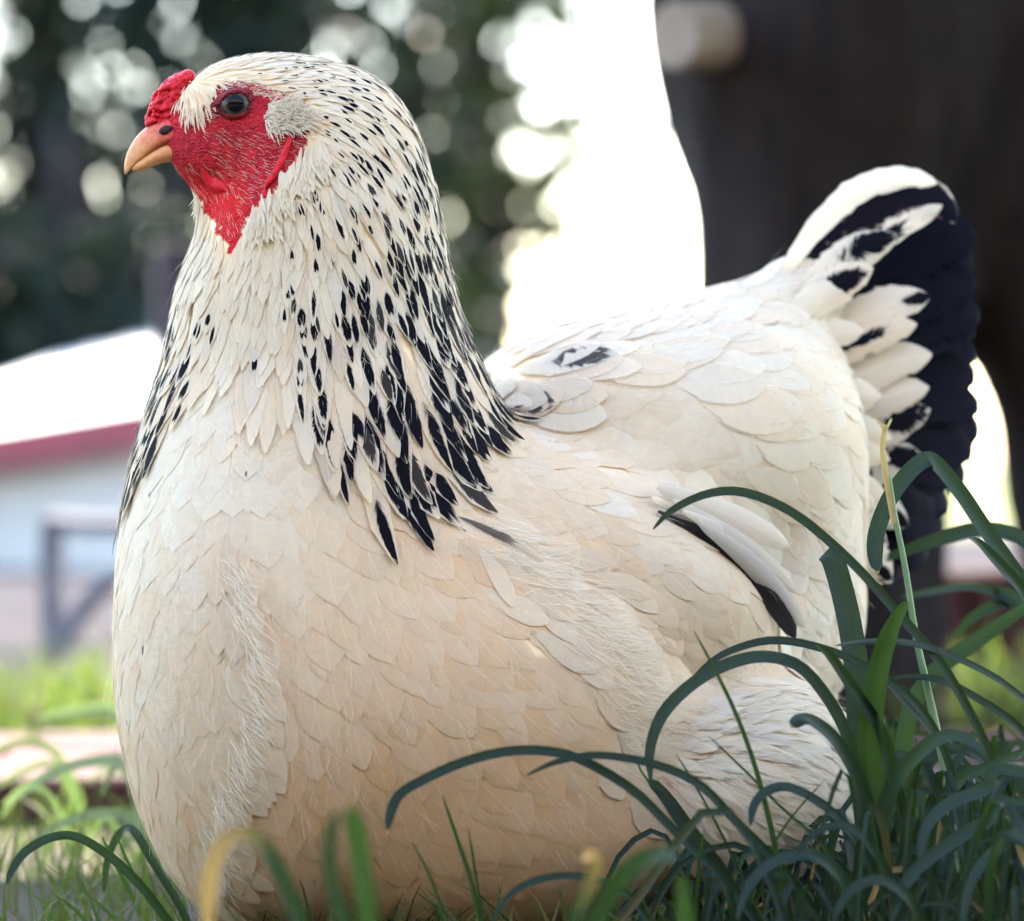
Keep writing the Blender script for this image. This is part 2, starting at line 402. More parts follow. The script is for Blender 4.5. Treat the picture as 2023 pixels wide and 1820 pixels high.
hen = tag(empty('hen'), 'cream white hen with red face and black-flecked neck, sitting in the grass', 'hen')
xs = axis(-.215, .205, -.180, -.095, .0013, .006); ys = axis(-.125, .27, -.050, .004, .0013, .006); zs = axis(-.012, .455, .345, .450, .0013, .006)
BV, BF = surface_nets(xs, ys, zs, sdf)
BV = to_surf(BV, 0, 2, .002)
def inside(px, py, poly):
    r = np.zeros(np.shape(px), bool); n = len(poly); j = n-1
    for i in range(n):
        xi, yi = poly[i]; xj, yj = poly[j]
        c = ((yi > py) != (yj > py)) & (px < (xj-xi)*(py-yi)/(yj-yi+1e-9)+xi); r ^= c; j = i
    return r
FACE = [(280, 235), (300, 330), (330, 345), (350, 352), (395, 402), (430, 453), (460, 512), (484, 462), (496, 417), (528, 398), (563, 342), (590, 318),
        (614, 268), (606, 205), (545, 178), (495, 160), (440, 160), (398, 228), (362, 232), (352, 186), (340, 180), (310, 200)]
fx, fy = proj(BV)
sk = np.zeros((len(BV), 4)); sk[:, 3] = 1
wb = 5*np.sin(BV[:, 2]*900+BV[:, 0]*500)+4*np.sin(BV[:, 0]*1400-BV[:, 2]*300)
sk[:, 0] = inside(fx+wb, fy+wb[::-1]*.5, FACE)
sk[:, 1] = np.clip((fy-310)/90, 0, 1)*np.clip((520-fx)/60, 0, 1)
body = link('body', mesh_np('body', BV, BF, attrs={'skin': sk}), hen, (M_BODY,))
tag(body, label='red bare face and pale body of the hen')

# ---- beak: upper and lower mandible as lofted sections
def loft(name, secs, mat, parent, n=14, attr=None):
    """secs: (dx, dy, half height px, half depth m, flat-bottom 0..1) along the beak"""
    V = []; A = []
    for i, (dx, dy, hh, hd, fb, ux, uy, c0, c1) in enumerate(secs):
        c = at(dx, dy, HY); s = mpp(HY)
        L = math.hypot(ux, uy); ux, uy = ux/L, uy/L
        for k in range(n):
            th = 2*math.pi*k/n; up = math.cos(th); sd_ = math.sin(th)
            if up < 0: up *= (1-fb)
            V.append(c+np.array([ux*up*hh*s, sd_*hd, uy*up*hh*s])); A.append((c0, c1*(1 if up > -.2 else .6), 0, 1))
    m = len(secs); F = [(i*n+k, i*n+(k+1) % n, (i+1)*n+(k+1) % n, (i+1)*n+k) for i in range(m-1) for k in range(n)]
    me = bpy.data.meshes.new(name); me.from_pydata([tuple(v) for v in V], [], F+[tuple(range(n))[::-1], tuple((m-1)*n+k for k in range(n))]); me.update()
    a = me.attributes.new('bk', 'FLOAT_COLOR', 'POINT'); a.data.foreach_set('color', np.asarray(A, np.float32).ravel())
    o = link(name, me, parent, (mat,)); md = o.modifiers.new('s', 'SUBSURF'); md.levels = md.render_levels = 2
    return o
# (upper edge, gape edge) of the upper mandible
UP = [((372, 232), (412, 284), .0118, 1.), ((340, 226), (385, 280), .0104, 1.), ((310, 236), (352, 281), .0093, .85), ((288, 250), (328, 287), .0083, .6), ((271, 265), (306, 298), .0070, .28),
      ((258, 284), (288, 311), .0053, 0), ((249, 304), (272, 324), .0037, 0), ((245, 322), (260, 333), .0023, .0), ((245, 336), (252, 341), .0011, .0), ((246, 345), (248, 346), .0004, 0)]
secs = []
for i, (a, b_, hd, red) in enumerate(UP):
    fb = .80; hh = math.hypot(a[0]-b_[0], a[1]-b_[1])/(2-fb)
    ux, uy = a[0]-b_[0], -(a[1]-b_[1]); L = math.hypot(ux, uy)
    cx, cy = a[0]-ux/L*hh, a[1]+uy/L*hh
    secs.append((cx, cy, hh, hd, fb, ux, uy, red, max(0, (i-6)/3.5)*.8))
beak = loft('beak', secs, M_BEAK, hen)
LO = [((425, 286), (415, 316), .0116, 1.), ((400, 282), (394, 320), .0104, .8), ((375, 277), (368, 322), .0092, .6), ((345, 277), (345, 321), .0085, .25), ((322, 284), (322, 321), .0071, .05), ((300, 298), (302, 329), .0058, 0), ((282, 310), (284, 337), .0044, 0), ((268, 320), (269, 340), .0029, 0), ((259, 330), (260, 338), .0012, 0)]
secs = []
for i, (a, b_, hd, red) in enumerate(LO):
    hh = math.hypot(a[0]-b_[0], a[1]-b_[1])/2
    secs.append(((a[0]+b_[0])/2, (a[1]+b_[1])/2, hh, hd, 0.0, a[0]-b_[0], -(a[1]-b_[1]), red, .35 if i > 4 else .12))
loft('lower_beak', secs, M_BEAK, beak)
def blob(name, c, r, mat, parent, rot=0, nu=20, nv=12, lump=0.0):
    V = []; F = []
    for j in range(nv+1):
        for i in range(nu):
            th = 2*math.pi*i/nu; ph = math.pi*j/nv
            q = 1+lump*R.uniform(-1, 1)
            x, y, z = r[0]*math.sin(ph)*math.cos(th)*q, -r[1]*math.cos(ph)*q, r[2]*math.sin(ph)*math.sin(th)*q
            V.append((c[0]+x*math.cos(rot)-z*math.sin(rot), c[1]+y, c[2]+x*math.sin(rot)+z*math.cos(rot)))
    for j in range(nv):
        for i in range(nu): F.append((j*nu+i, j*nu+(i+1) % nu, (j+1)*nu+(i+1) % nu, (j+1)*nu+i))
    return link(name, mesh_np(name, V, F), parent, (mat,))
# nostrils: dark blobs, the holes' shade put into their colour, on both sides of the beak's root, found by looking for the surface of skin and beak there
def side_y(dx, dy):
    p = ray_hit(dx, dy); return p[1] if p is not None else HY-.006
for sgn in (-1, 1):
    c = at(327, 257, HY+sgn*.0088)
    blob('nostril', c, (.0034, .0014, .0021), M_BLACK, beak, .35)
# ---- pea comb: many small fleshy lobes
lob = []; fr = np.array([(288, 246), (299, 216), (305, 190), (325, 166), (346, 152), (361, 147)]); rr = np.array([(330, 248), (345, 228), (354, 205), (361, 184), (369, 166), (374, 151)])
def comb_at(t, s):
    tt = t*5; k = min(4, int(tt)); f = tt-k; a = fr[k]*(1-f)+fr[k+1]*f; b_ = rr[k]*(1-f)+rr[k+1]*f; return a*(1-s)+b_*s
for i in range(30):
    for s_k in (.15, .4, .65, .9): q = comb_at(i/29, s_k); lob.append((at(q[0], q[1], HY), (.0013, .0023, .0032, .0038)[int(s_k*4)]*(.8+.2*math.sin(math.pi*i/29))))
for i in range(650):
    t = R.random(); s = R.random()**.9; q = comb_at(t, s*.95); hd = .0050*(.30+.70*math.sin(math.pi*min(1, .15+s*.6)))
    lob.append((at(q[0]+R.uniform(-3, 3), q[1]+R.uniform(-3, 3), HY+R.choice((-1, 1))*hd*R.uniform(.6, 1.1)), R.uniform(.0005, .0011)))
for i in range(60):
    q = comb_at(R.random(), -.04); lob.append((at(q[0]+R.uniform(-2, 2), q[1]+R.uniform(-2, 2), HY+R.uniform(-1, 1)*.0018), R.uniform(.0005, .0011)))
LC = np.array([l[0] for l in lob]); LR = np.array([l[1] for l in lob])
lo = LC.min(0)-.004; hi = LC.max(0)+.004; GX = [np.arange(lo[i], hi[i], .0004) for i in range(3)]; val = np.full([len(g) for g in GX], .01)
for c, r in zip(LC, LR):
    sl = tuple(slice(max(0, int((c[i]-lo[i]-.006)/.0004)), int((c[i]-lo[i]+.006)/.0004)+1) for i in range(3))
    d = np.sqrt(((GX[0][sl[0]]-c[0])**2)[:, None, None]+((GX[1][sl[1]]-c[1])**2)[None, :, None]+((GX[2][sl[2]]-c[2])**2)[None, None])-r
    val[sl] = smin(val[sl], d, .0009)
CV, CF = surface_nets(*GX, None, val)
tag(link('comb', mesh_np('comb', CV, CF), hen, (M_COMB,)), label='bright red knobbly pea comb')
# ---- eyes
def mat_eye():
    b = NB('hen_eye'); o = b.obj(); gm = b.n('ShaderNodeNewGeometry')
    at_ = b.n('ShaderNodeAttribute', attribute_name='bk'); sp = b.n('ShaderNodeSeparateColor'); b.t.links.new(at_.outputs['Color'], sp.inputs[0])
    r = sp.outputs[0]; n = b.noise(o, 1500, 3)
    col = b.ramp(b.ma('ADD', r, b.ma('MULTIPLY', b.ma('SUBTRACT', n, .5), .06)), [(0.0, (.004, .004, .006)), (.30, (.005, .005, .007)), (.335, (.035, .027, .022)), (.43, (.075, .055, .040)), (.47, (.04, .03, .03)), (.60, (.03, .026, .032))])
    return b.end(b.bsdf(col, .05, .14))
M_EYE = mat_eye()
eh = ray_hit(466, 206); n_e = grad(eh[None])[0]
for sgn in (1, -1):
    c = eh.copy(); c[1] += .0040; rr = .0088
    if sgn < 0: c[1] = HY+(HY-c[1])
    nu, nv = 32, 24; V = []; F = []; A = []
    for j in range(nv+1):
        ph = math.pi*j/nv
        for i in range(nu):
            th = 2*math.pi*i/nu; V.append((c[0]+rr*math.sin(ph)*math.cos(th), c[1]-sgn*rr*math.cos(ph), c[2]+rr*math.sin(ph)*math.sin(th))); A.append((min(1, ph/1.57), 0, 0, 1))
    for j in range(nv):
        for i in range(nu): F.append((j*nu+i, j*nu+(i+1) % nu, (j+1)*nu+(i+1) % nu, (j+1)*nu+i))
    eye = link('eye', mesh_np('eye', V, F, attrs={'bk': A}), hen, (M_EYE,))
    # eyelid: an almond ring of wrinkled skin round the ball
    mb = MB(); n = 40; V = []; F = []
    for i in range(n):
        th = 2*math.pi*i/n; ca, sa = math.cos(th), math.sin(th)
        ex = .0078*ca*(1.15 if ca < 0 else 1.0); ez = .0060*sa*(1-.25*(ca < 0)*ca*ca) + .0010*ca
        for k in range(8):
            q = 2*math.pi*k/8; rad = .0016+.0003*math.sin(th*9)+.0002*math.sin(th*23); rad *= (1.25 if sa > 0 else 1.0)
            e2 = 1+(rad*math.cos(q)+.0007)/.0075
            yy = c[1]-sgn*(math.sqrt(max(1e-7, rr*rr-min(rr*rr*.90, (ex*e2)**2+(ez*e2)**2)))*1.0 + rad*math.sin(q)*.9)
            V.append((c[0]+ex*e2, yy, c[2]+ez*e2))
    for i in range(n):
        for k in range(8): F.append((i*8+k, i*8+(k+1) % 8, ((i+1) % n)*8+(k+1) % 8, ((i+1) % n)*8+k))
    sk_ = np.tile([1., 0, .75, 1], (len(V), 1))
    link('eyelid', mesh_np('eyelid', V, F, attrs={'skin': sk_}), eye, (M_BODY,))
# ---- wattle and the fold of skin behind the cheek, both sides
def fleshy(name, path, parent, push=.0012):
    for sgn in (1, -1):
        mb = MB(); P = []; rad = []
        for (dx, dy, r) in path:
            p = ray_hit(dx, dy); p = p if p is not None else at(dx, dy, HY-.008)
            p = p+np.array([0, -push, 0])
            if sgn < 0: p[1] = 2*HY-p[1]
            P.append(p); rad.append(r)
        mb.tube(P, rad, 10); o = mb.build(name, M_COMB, parent, True); md = o.modifiers.new('s', 'SUBSURF'); md.levels = md.render_levels = 2
fleshy('wattle', [(397, 316, .0005), (399, 328, .0013), (405, 342, .0026), (415, 354, .0038), (428, 364, .0043), (442, 371, .0036), (452, 376, .0014)], hen, -.0014)
fleshy('skin_fold', [(575, 268, .0008), (571, 280, .0015), (562, 305, .0018), (551, 332, .0019), (538, 352, .0018), (525, 366, .0016), (522, 378, .0017), (525, 392, .0010)], hen, .0010)

# ------------------------------------------------------------------ plumage
# flow of the feathers: measured directions (dx, dy, right, down); they are laid along the skin in 3-D
FLOW = np.array([
 (375,170,.6,.6),(372,210,.1,1),(400,140,1,-.2),(450,125,1,.05),(420,190,.5,1),(560,110,1,.08),(680,150,1,.45),(780,270,.7,1),(850,400,.35,1),(600,170,1,.25),(540,165,1,-.05),(650,280,.7,.8),
 (620,240,1,.5),(640,400,.25,1),(560,420,.1,1),(520,440,-.25,1),(450,500,-.25,1),(400,480,-.3,1),(380,560,-.22,1),(470,600,-.02,1),(500,300,1,.5),(600,360,.25,1),
 (560,600,.02,1),(700,600,.16,1),(850,600,.2,1),(350,700,-.28,1),(300,850,-.2,1),(450,800,-.05,1),(600,800,.03,1),(750,800,.18,1),(860,780,.36,1),(950,820,.75,1),(1000,900,1,.7),
 (270,1000,-.05,1),(400,1050,-.05,1),(300,1200,.02,1),(250,1400,.10,1),(300,1600,.35,1),(420,1500,.16,1),(400,1300,.08,1),(500,1250,.2,1),(600,1150,.12,1),(600,1500,.25,1),(800,1150,.42,1),(800,1500,.5,1),(700,1750,.4,1),
 (950,1050,.9,.6),(1000,1150,.8,.7),(1000,1400,.8,.75),(1000,1650,.6,.8),(1200,1080,1,.55),(1200,1350,.8,.9),(1400,1200,.7,.8),(1500,1230,.5,.9),(1150,980,1,.45),
 (1050,860,1,.45),(1100,740,1,.05),(1250,660,1,-.10),(1400,760,1,.10),(1300,900,1,.32),(1450,600,1,-.5),(1540,560,.8,-.6),(1520,740,1,.0),(1500,900,.9,.6),(1600,880,.8,.8),(1600,1020,.55,1),(1550,1150,.45,1),(1660,1200,.3,1),(1400,1000,.9,.6),
 (1350,1450,1,.35),(1450,1400,1,.15),(1500,1560,1,.6),(1620,1500,.9,.7),(1250,1550,.8,.6)], float)
FLOW[:, 2:] /= np.linalg.norm(FLOW[:, 2:], axis=1, keepdims=True)
def flow(P, N):
    px, py = proj(P)
    d2 = (px[:, None]-FLOW[:, 0])**2+(py[:, None]-FLOW[:, 1])**2
    w_ = 1/(d2+400)**1.6; w_ /= w_.sum(1, keepdims=True)
    f = w_ @ FLOW[:, 2:]
    yaw = np.clip((px-700)/500, 0, 1)*.42
    D = np.stack([f[:, 0]*np.cos(yaw), f[:, 0]*np.sin(yaw), -f[:, 1]], 1)
    D -= N*(D*N).sum(1, keepdims=True)
    return D/(np.linalg.norm(D, axis=1, keepdims=True)+1e-9)

# candidate roots over the whole skin
tri = np.concatenate([BF[:, :3], BF[:, [0, 2, 3]]]); ta = np.linalg.norm(np.cross(BV[tri[:, 1]]-BV[tri[:, 0]], BV[tri[:, 2]]-BV[tri[:, 0]]), axis=1)
def cand(n):
    t = tri[RN.choice(len(tri), n, p=ta/ta.sum())]; r = RN.random((n, 2)); fl = r.sum(1) > 1; r[fl] = 1-r[fl]
    return BV[t[:, 0]]+(BV[t[:, 1]]-BV[t[:, 0]])*r[:, :1]+(BV[t[:, 2]]-BV[t[:, 0]])*r[:, 1:]
CP = cand(170000); CP = CP[CP[:, 2] > .002]
CN = grad(CP); cx, cy = proj(CP)
HBx = [200, 260, 330, 400, 470, 540, 620, 700, 800, 880, 940, 1000]; HBy = [900, 880, 800, 690, 650, 720, 800, 850, 850, 800, 740, 700]
eye_d = np.hypot(cx-470, cy-215)
sN = np.clip((eye_d-110)/560, 0, 1)
bare = inside(cx, cy, FACE)
behind_neck = CP[:, 1] > .055
is_neck = (cy < np.interp(cx, HBx, HBy)) & (cx < 1000) & ~bare & (CP[:, 1] < .075)
THIGH = [(1290, 1480), (1340, 1400), (1480, 1330), (1640, 1330), (1720, 1450), (1700, 1640), (1500, 1720), (1300, 1700)]
is_thigh = inside(cx, cy, THIGH) & (CP[:, 1] < .09)
is_saddle = ~is_neck & ~is_thigh & (CP[:, 1] > .03) & ((cx > 1180) & (cy < 960+(cx-1180)*.75) | (cy < 860))
is_breast = ~is_neck & ~is_thigh & ~is_saddle & ~bare
def pick(mask, rad):
    """dart throwing: roots at least rad apart"""
    I = np.flatnonzero(mask); RN.shuffle(I); cell = float(rad[I].max()); H = {}; keep = []
    K = np.floor(CP[I]/cell).astype(int)
    for i, k in zip(I, K):
        p = CP[i]; r2 = rad[i]**2; ok = True; kx, ky, kz = int(k[0]), int(k[1]), int(k[2])
        for a in (kx-1, kx, kx+1):
            for b_ in (ky-1, ky, ky+1):
                for c in (kz-1, kz, kz+1):
                    for q in H.get((a, b_, c), ()):
                        if (q[0]-p[0])**2+(q[1]-p[1])**2+(q[2]-p[2])**2 < r2: ok = False; break
                    if not ok: break
                if not ok: break
            if not ok: break
        if ok: H.setdefault((kx, ky, kz), []).append(p); keep.append(i)
    return np.array(keep)

VR = np.array([0, .14, .30, .46, .62, .75, .86, .945, 1.0]); UC = np.array([-1, -.5, 0, .5, 1.0]); NV_, NU_ = len(VR), len(UC)
def prof(kind):
    v = VR
    if kind == 'lance': return np.interp(v, [0, .14, .3, .46, .62, .75, .86, .945, 1], [.25, .62, .86, 1, .97, .84, .62, .36, .10])
    if kind == 'round': return np.interp(v, [0, .14, .3, .46, .62, .75, .86, .945, 1], [.2, .5, .75, .92, 1, .98, .86, .58, .16])
    return np.interp(v, [0, .14, .3, .46, .62, .75, .86, .945, 1], [.4, .8, 1, 1, .9, .75, .55, .3, .08])
FQ = np.array([((j+1)*NU_+i, (j+1)*NU_+i+1, j*NU_+i+1, j*NU_+i) for j in range(NV_-1) for i in range(NU_-1)])
FMI = np.array([0 if (i in (1, 2) and VR[j+1] <= .87) or j == 0 else 1 for j in range(NV_-1) for i in range(NU_-1)], np.int32)
UVF = np.array([((u+1)/2, v) for v in VR for u in UC])
def grow(P, L, W, kind, base, lift, camber, jit=.12, stiff=.45, splay=0.0, dirs=None, conform=0.0):
    stiff = np.broadcast_to(stiff, (len(P),))
    """feathers laid over the skin: (n, NV*NU, 3) vertices. Every feather follows the body's curve and rises towards its tip"""
    n = len(P); N = grad(P); T = flow(P, N) if dirs is None else dirs
    S = np.cross(N, T); a = RN.normal(0, jit, n)[:, None]; T = T*np.cos(a)+S*np.sin(a)
    pos = P.copy(); rows = []; nrm = []; pr = prof(kind); wob = RN.normal(0, .10, n)
    for j in range(NV_):
        if j:
            st = (VR[j]-VR[j-1])*L
            pos = pos+T*st[:, None]
            off = base+lift*VR[j]
            g = grad(pos); d = sdf(pos)-off
            pos = pos-g*(np.clip(d, -.006, .012)*(1-stiff*VR[j]*.8))[:, None]
            Nn = g
            Tn = T-Nn*(T*Nn).sum(1, keepdims=True)*(1-stiff)[:, None]; fl = flow(pos, Nn) if dirs is None else Tn
            Tn = Tn*.78+fl*.22; T = Tn/np.linalg.norm(Tn, axis=1, keepdims=True)
            S_ = np.cross(Nn, T); T = T+S_*(wob*(VR[j]-VR[j-1]))[:, None]; T /= np.linalg.norm(T, axis=1, keepdims=True)
            N = N*.35+Nn*.65; N /= np.linalg.norm(N, axis=1, keepdims=True)
        S = np.cross(N, T); S /= np.linalg.norm(S, axis=1, keepdims=True)
        for u in UC:
            hw = W*.5*pr[j]*(RN.uniform(.74, 1.06, n) if abs(u) > .9 and kind == 'lance' else 1.0)
            back = (abs(u)**1.5)*hw*.55*(1 if j > 2 else 0)*(-1)
            nn_ = N+S*(u*.10); nrm.append(nn_/np.linalg.norm(nn_, axis=1, keepdims=True))
            rows.append(pos+S*(u*hw)[:, None]+T*back[:, None]-N*(camber*hw*u*u)[:, None])
    NRM.append(np.stack(nrm, 1)); Vx = np.stack(rows, 1)
    if conform:      # the vane bends round the body: every layer keeps its own height above the skin, so feathers overlap and never cut one another
        off = np.broadcast_to((base+np.broadcast_to(lift, (n,))[:, None]*np.repeat(VR, NU_)[None])+RN.uniform(0, .00007, n)[:, None], (n, NV_*NU_))
        Q = Vx.reshape(-1, 3).copy(); of = off.reshape(-1)
        for _ in range(2): Q = Q-grad(Q)*np.clip(sdf(Q)-of, -.006, .006)[:, None]
        Vx = Vx*(1-conform)+Q.reshape(Vx.shape)*conform
    return Vx
NRM = []
PL = []           # (kind name, verts (n,m,3), mk (n,4), tn (n,4))
def colours(n, mk=None, tint=0., grey=0., soft=.5):
    m = np.zeros((n, 4)); m[:] = (.8, .2, .5, 0) if mk is None else 0
    if mk is not None: m[:] = mk
    t = np.zeros((n, 4)); t[:, 0] = tint; t[:, 1] = grey; t[:, 2] = RN.random(n); t[:, 3] = soft
    return m, t

# -- hackle: neck and crown
rad = (1.5+6.3*sN**.85)*1e-3; rad = np.where((cx < 480) & (cy < 250), .0011, rad)
I = pick(is_neck & (CP[:, 1] < .05), rad); P = CP[I]; s_ = sN[I]; x_, y_ = cx[I], cy[I]; n = len(I)
L = (.011+.047*s_**1.0)*RN.uniform(.8, 1.25, n); W = (.0026+.0130*s_)*RN.uniform(.7, 1.25, n)
L *= np.interp(x_, [820, 930], [1, .62])
fh = (x_ < 480) & (y_ < 250); W[fh] *= .42; L[fh] *= .8
front = np.clip((520-x_)/120, 0, 1)*np.clip((y_-380)/60, 0, 1)
V = grow(P, L, W, 'lance', .0006, .0015+.0015*s_, .20, .20-.06*s_, .42+.2*(s_ < .2), conform=.55)
# dark flecks: heavy behind and low on the cape, few at the throat, some on the far side of the breast
hx, hy = proj(V[:, 7*NU_+2])      # where the tip lies
dens = np.interp(hx, [420, 520, 600, 700, 800, 900, 1000], [.04, .16, .50, .85, .98, 1.0, 1.0])*np.interp(hy, [90, 130, 200, 330, 420, 520, 650, 900], [.9, .85, .55, .65, .70, .80, .92, .95])
dens = np.maximum(dens, np.interp(hx, [200, 330, 400, 440], [.95, .85, .25, .0])*np.interp(hy, [600, 690, 800, 1050], [0, .6, .9, .9]))
big = np.clip(dens, 0, 1)*np.interp(hy, [90, 300, 450, 620, 900], [.70, .70, .75, .9, 1.0])*np.interp(hx, [300, 420, 520, 650, 800], [.8, .4, .55, .85, 1.0])
ms = (RN.random(n) < dens)*np.where(RN.random(n) < .10, .93, 1.0)
mk = np.stack([RN.uniform(.72, .86, n), (.10+.17*big)*RN.uniform(.6, 1.4, n), (.40+.42*big)*RN.uniform(.65, 1.3, n), ms], 1)
m, t = colours(n, mk, tint=np.clip(RN.normal(.12, .10, n)+np.clip((y_-500)/900, 0, .3), 0, 1), grey=np.clip(RN.normal(.02, .05, n)+.25*(RN.random(n) < .06*dens), 0, .6), soft=.12)
PL.append(('hackle_feather', V, m, t, NRM[-1]))
# -- breast, flank and wing
sB = np.clip((cy-900)/500, 0, 1)
rad = np.where(cx < 480, 7.6, 8.4)*1e-3+np.where(is_saddle, 2e-3, 0)
I = pick(is_breast, rad); P = CP[I]; n = len(I); x_, y_ = cx[I], cy[I]
wing = inside(x_, y_, [(880, 960), (1200, 900), (1400, 1040), (1620, 1280), (1300, 1440), (1050, 1150)])
L = np.where(wing, .036, .029)*RN.uniform(.75, 1.3, n); W = np.where(wing, .0165, .0170)*RN.uniform(.7, 1.3, n)
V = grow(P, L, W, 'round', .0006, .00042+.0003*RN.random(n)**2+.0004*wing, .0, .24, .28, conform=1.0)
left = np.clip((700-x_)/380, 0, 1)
tint = np.clip(RN.normal(.74, .085, n)-.40*left-.26*np.clip((x_-950)/350, 0, 1)-.30*np.clip((1150-y_)/260, 0, 1)+np.clip((y_-1350)/500, 0, .34), 0, 1)  # own buff, plus warm bounce light put into flank and belly tint
ms = (RN.random(n) < .006)*.7; mk = np.stack([RN.uniform(.8, .95, n), np.full(n, .07), np.full(n, .10), ms], 1)
m, t = colours(n, mk, tint, np.clip(RN.normal(0, .03, n), 0, .2), .0)
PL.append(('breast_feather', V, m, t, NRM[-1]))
# -- saddle: broad rounded feathers of back and rump
I = pick(is_saddle, np.full(len(CP), .0098)); P = CP[I]; n = len(I); x_, y_ = cx[I], cy[I]
L = RN.uniform(.034, .056, n); W = RN.uniform(.016, .029, n)
V = grow(P, L, W, 'round', .0010, .0017, .0, .24, .36, conform=.95)
gy = .55*inside(x_, y_, [(925, 790), (955, 745), (1035, 726), (1050, 752), (975, 800)])
m, t = colours(n, None, np.clip(RN.normal(.16, .10, n), 0, 1), np.clip(RN.normal(0, .03, n), 0, .15), .12)
m[gy > 0] = (.70, .30, .90, .88)
PL.append(('saddle_feather', V, m, t, NRM[-1]))
# -- thigh fluff
I = pick(is_thigh, np.full(len(CP), .0042)); P = CP[I]; n = len(I)
V = grow(P, RN.uniform(.020, .034, n), RN.uniform(.005, .008, n), 'lance', .0004, .0050, .2, .25, .5)
m, t = colours(n, None, np.clip(RN.normal(.15, .1, n), 0, 1), np.clip(RN.normal(.10, .10, n), 0, .6), .0)
PL.append(('thigh_feather', V, m, t, NRM[-1]))
# -- loose-edged tufts: where the breast's front lobe overlaps the flank and where the flank ends over the thigh
def tuft(name, line, count, L, W, d, spread, lift, tint, grey, soft, base=.004, kind='lance'):
    pts = np.array(line, float); tt = RN.random(count)*(len(pts)-1); k = np.minimum(len(pts)-2, tt.astype(int)); f = (tt-k)[:, None]
    q = pts[k]*(1-f)+pts[k+1]*f; q = q+RN.normal(0, spread, q.shape); P = ray_hits(q[:, 0], q[:, 1]); count = len(P); N = grad(P); D = np.tile(np.array([d[0], 0, -d[1]], float), (count, 1)); D -= N*(D*N).sum(1, keepdims=True); D /= np.linalg.norm(D, axis=1, keepdims=True)
    V = grow(P, RN.uniform(.75, 1.25, count)*L, RN.uniform(.7, 1.3, count)*W, kind, base, lift, .1, .22, .6, dirs=D, conform=.9)
    m, t = colours(count, None, np.clip(RN.normal(tint, .08, count), 0, 1), np.clip(RN.normal(grey, .06, count), 0, .6), soft)
    PL.append((name, V, m, t, NRM[-1]))
FR1 = [(440, 1080), (478, 1230), (488, 1380), (450, 1490), (415, 1580), (405, 1720)]; FR2 = [(960, 1055), (1080, 1140), (1180, 1250), (1225, 1330), (1245, 1430), (1235, 1520)]
tuft('breast_feather', FR1, 110, .026, .0110, (.34, 1), 22, .0012, .40, .0, .0, .0012, 'round')
tuft('breast_feather', FR2, 90, .030, .0130, (1, .55), 38, .0012, .48, .0, .0, .0010, 'round')
tuft('hackle_feather', [(500, 440), (530, 405), (575, 345), (610, 310), (625, 275)], 170, .014, .0028, (.30, 1), 8, .0030, .1, .02, .0, .0008)
# -- wing quills showing between wing and rump
def quill(name, pts, Y0, Y1, w, mk=(.6, .3, .5, 0), tint=.1, grey=0., soft=.25, curl=.3, nrow=18, ncol=7, face=(0, -1, .25), tipr=.45, barb=.5, wl=None, mat=None, jag=0.0):
    """one large feather along measured points, with its own depth; vane folded about the shaft"""
    pts = np.array(pts, float); m = len(pts); T_ = np.linspace(0, m-1, nrow); ctr = []
    for t in T_:
        i = min(m-2, int(t)); f = t-i; p0, p1, p2, p3 = pts[max(0, i-1)], pts[i], pts[i+1], pts[min(m-1, i+2)]
        q = .5*((2*p1)+(-p0+p2)*f+(2*p0-5*p1+4*p2-p3)*f*f+(-p0+3*p1-3*p2+p3)*f**3); Y = Y0+(Y1-Y0)*t/(m-1); ctr.append(at(q[0], q[1], Y))
    ctr = np.array(ctr); tan = np.gradient(ctr, axis=0); tan /= np.linalg.norm(tan, axis=1, keepdims=True)
    F0 = np.array(face, float); F0 /= np.linalg.norm(F0); S = np.cross(tan, F0); S /= np.linalg.norm(S, axis=1, keepdims=True); N = np.cross(S, tan)
    v = np.linspace(0, 1, nrow); pr = np.interp(v, [0, .12, .35, 1-tipr, 1-tipr*.45, 1-tipr*.15, 1], [.22, .55, .85, 1, .90, .58, .12])
    V = []; UV = []; hw = w/2*mpp(Y0)
    for j in range(nrow):
        for u in np.linspace(-1, 1, ncol):
            wu = hw*pr[j]*(1.0 if wl is None or u < 0 else wl)*(1-jag*R.random()*(abs(u) > .9))
            V.append(ctr[j]+S[j]*u*wu-N[j]*curl*wu*u*u-tan[j]*abs(u)**1.6*wu*barb*(1 if j > 2 else .3)); UV.append(((u+1)/2, v[j]))
    F = [(j*ncol+i, j*ncol+i+1, (j+1)*ncol+i+1, (j+1)*ncol+i) for j in range(nrow-1) for i in range(ncol-1)]
    nV = len(V); sd_ = R.random()
    return link(name, mesh_np(name, V, F, UV, {'mk': np.tile(mk, (nV, 1)), 'tn': np.tile((tint, grey, sd_, soft), (nV, 1))}), hen, (mat or M_F,))
BLK = (.55, 1.2, 2.2, 1.0)
